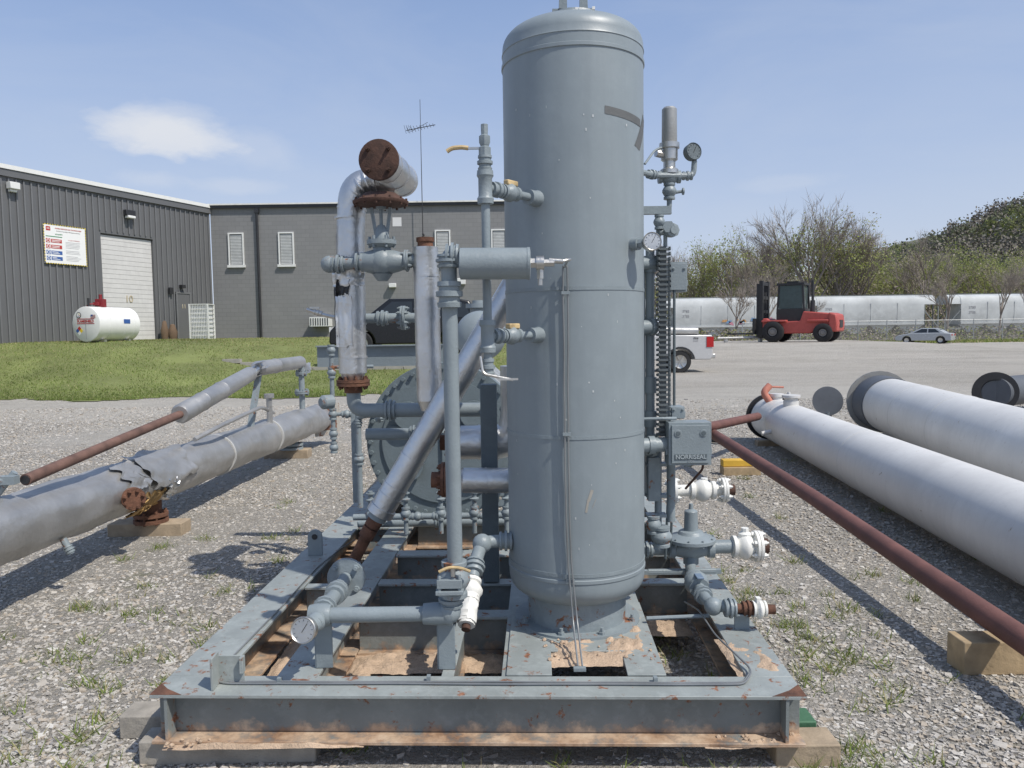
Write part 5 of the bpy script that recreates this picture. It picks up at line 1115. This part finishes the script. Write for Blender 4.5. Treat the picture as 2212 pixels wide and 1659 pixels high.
for x,y,hh,ti in((24.5,84,7.5,4),(29,87,8,2),(47.5,84,9,4),(52.5,83,8,2),(57,85,9,4),(33,86,6,4)): tree(ti,x,y,hh,x)
def crowns(cx,cy,cz,rad,hgt,per,smin,smax):
    n=len(cx)*per; idx=np.repeat(np.arange(len(cx)),per); u=rng.normal(size=(n,3)); u/=np.linalg.norm(u,axis=1)[:,None]; r=rng.random(n)**.45
    C=np.stack([cx[idx]+u[:,0]*r*rad[idx],cy[idx]+u[:,1]*r*rad[idx],cz[idx]+u[:,2]*r*hgt[idx]],1)
    Vv,F=quads(C,rng.uniform(smin,smax,n)); return Vv,F,idx
# far woodland: mass of thin crowns plus twiggy understorey
m=520; cx=rng.uniform(8,125,m); cy=rng.uniform(112,150,m); ch=rng.uniform(9.5,14,m)
Vv,F,idx=crowns(cx,cy,ch*.62,rng.uniform(1.8,3.2,m),ch*.40,110,.10,.30)
kt=rng.choice(4,m,p=[.30,.25,.20,.25])[idx]; rr_=rng.random(len(idx))
mi=np.where(kt==0,np.where(rr_<.5,0,1),np.where(kt==1,np.where(rr_<.4,2,3),np.where(kt==2,np.where(rr_<.5,3,4),np.where(rr_<.3,1,4))))
n=26000; X=rng.uniform(8,125,n); Y=rng.uniform(112,150,n); Zc=rng.random(n)*8.5
V2,F2=quads(np.stack([X,Y,Zc],1),rng.uniform(.12,.40,n)); F2=F2+len(Vv)
rawmesh('woodland',np.concatenate([Vv,V2]),np.concatenate([F,F2]),np.concatenate([mi,rng.choice([1,3,4,4],n)]),[lfG[0],lfG[1],lfG[2],twm[0],twm[1]],'far spring woodland behind the railway','woodland')
n=26000; X=rng.uniform(10,80,n); Y=rng.choice([1,0],n)*rng.uniform(96,100,n); Y[Y<1]=rng.uniform(81,88,(Y<1).sum()); Zc=rng.random(n)**1.6*np.where(Y>90,4.5,1.5)
Vv,F=quads(np.stack([X,Y,Zc],1),rng.uniform(.05,.17,n)); rawmesh('brush',Vv,F,rng.choice(4,n,p=[.35,.3,.2,.15]),[twm[0],twm[1],lfG[1],lfG[2]],'low scrubby brush along the railway','brush')
n=9000; X=rng.uniform(22,62,n); Y=rng.uniform(72,80,n); Vv,F=blades(np.stack([X,Y,np.zeros(n)],1),rng.uniform(.1,.3,n),rng.uniform(.04,.1,n),.4); rawmesh('verge_grass',Vv,F,rng.choice(3,n),[gA,gB,gC],'grass verge along the fence','grass')
# hill
def HH(x,y):
    t=max(0.,min(1.,(x-50)/112.)); r=36.5*t**1.25+2.0*noise.noise(V((x*.04,2,0)))-.03*max(0,x-162)
    return max(0,r)*ss((y-150)/95.)
mb=MB(); hx_=list(np.arange(40,420,7.)); hy_=list(np.arange(150,330,9.))
mb.v=[(x,y,HH(x,y)-.4) for y in hy_ for x in hx_]
for j in range(len(hy_)-1):
    for i in range(len(hx_)-1): mb.f.append((j*len(hx_)+i,j*len(hx_)+i+1,(j+1)*len(hx_)+i+1,(j+1)*len(hx_)+i)); mb.m.append(0)
fin(mb,'hill',mat('hill_soil',(.14,.14,.10),.95,var=.3,scale=.1,bump=0),kind='structure')
m=3600; cx=rng.uniform(55,215,m); cy=150+108*rng.random(m); cz=np.array([HH(a,b) for a,b in zip(cx,cy)]); ch=rng.uniform(3.5,7.5,m)
Vv,F,idx=crowns(cx,cy,cz+ch*.5,rng.uniform(1.5,3.0,m),ch*.5,38,.22,.60)
cl=(np.sin(cx*.12+np.sin(cy*.09)*2)+np.sin(cy*.11+cx*.05)+rng.normal(0,.8,m)+np.clip((215-cy)/60,-.6,.9))[idx]
mi=np.where(cl>1.5,2,np.where(cl>.5,1,np.where(cl>-.6,0,3))); mi=np.where(rng.random(len(idx))<.15,3,mi); mi=np.where((cl>2.1),4,mi)
rawmesh('hillside_woods',Vv,F,mi,[lfD[0],lfD[1],lfD[2],mat('hazed_twig',(.20,.18,.15),.9,bump=0),lfG[1]],'wooded hillside with brown and fresh green trees','woods')  # twig tone on the hill carries the painted distance haze too
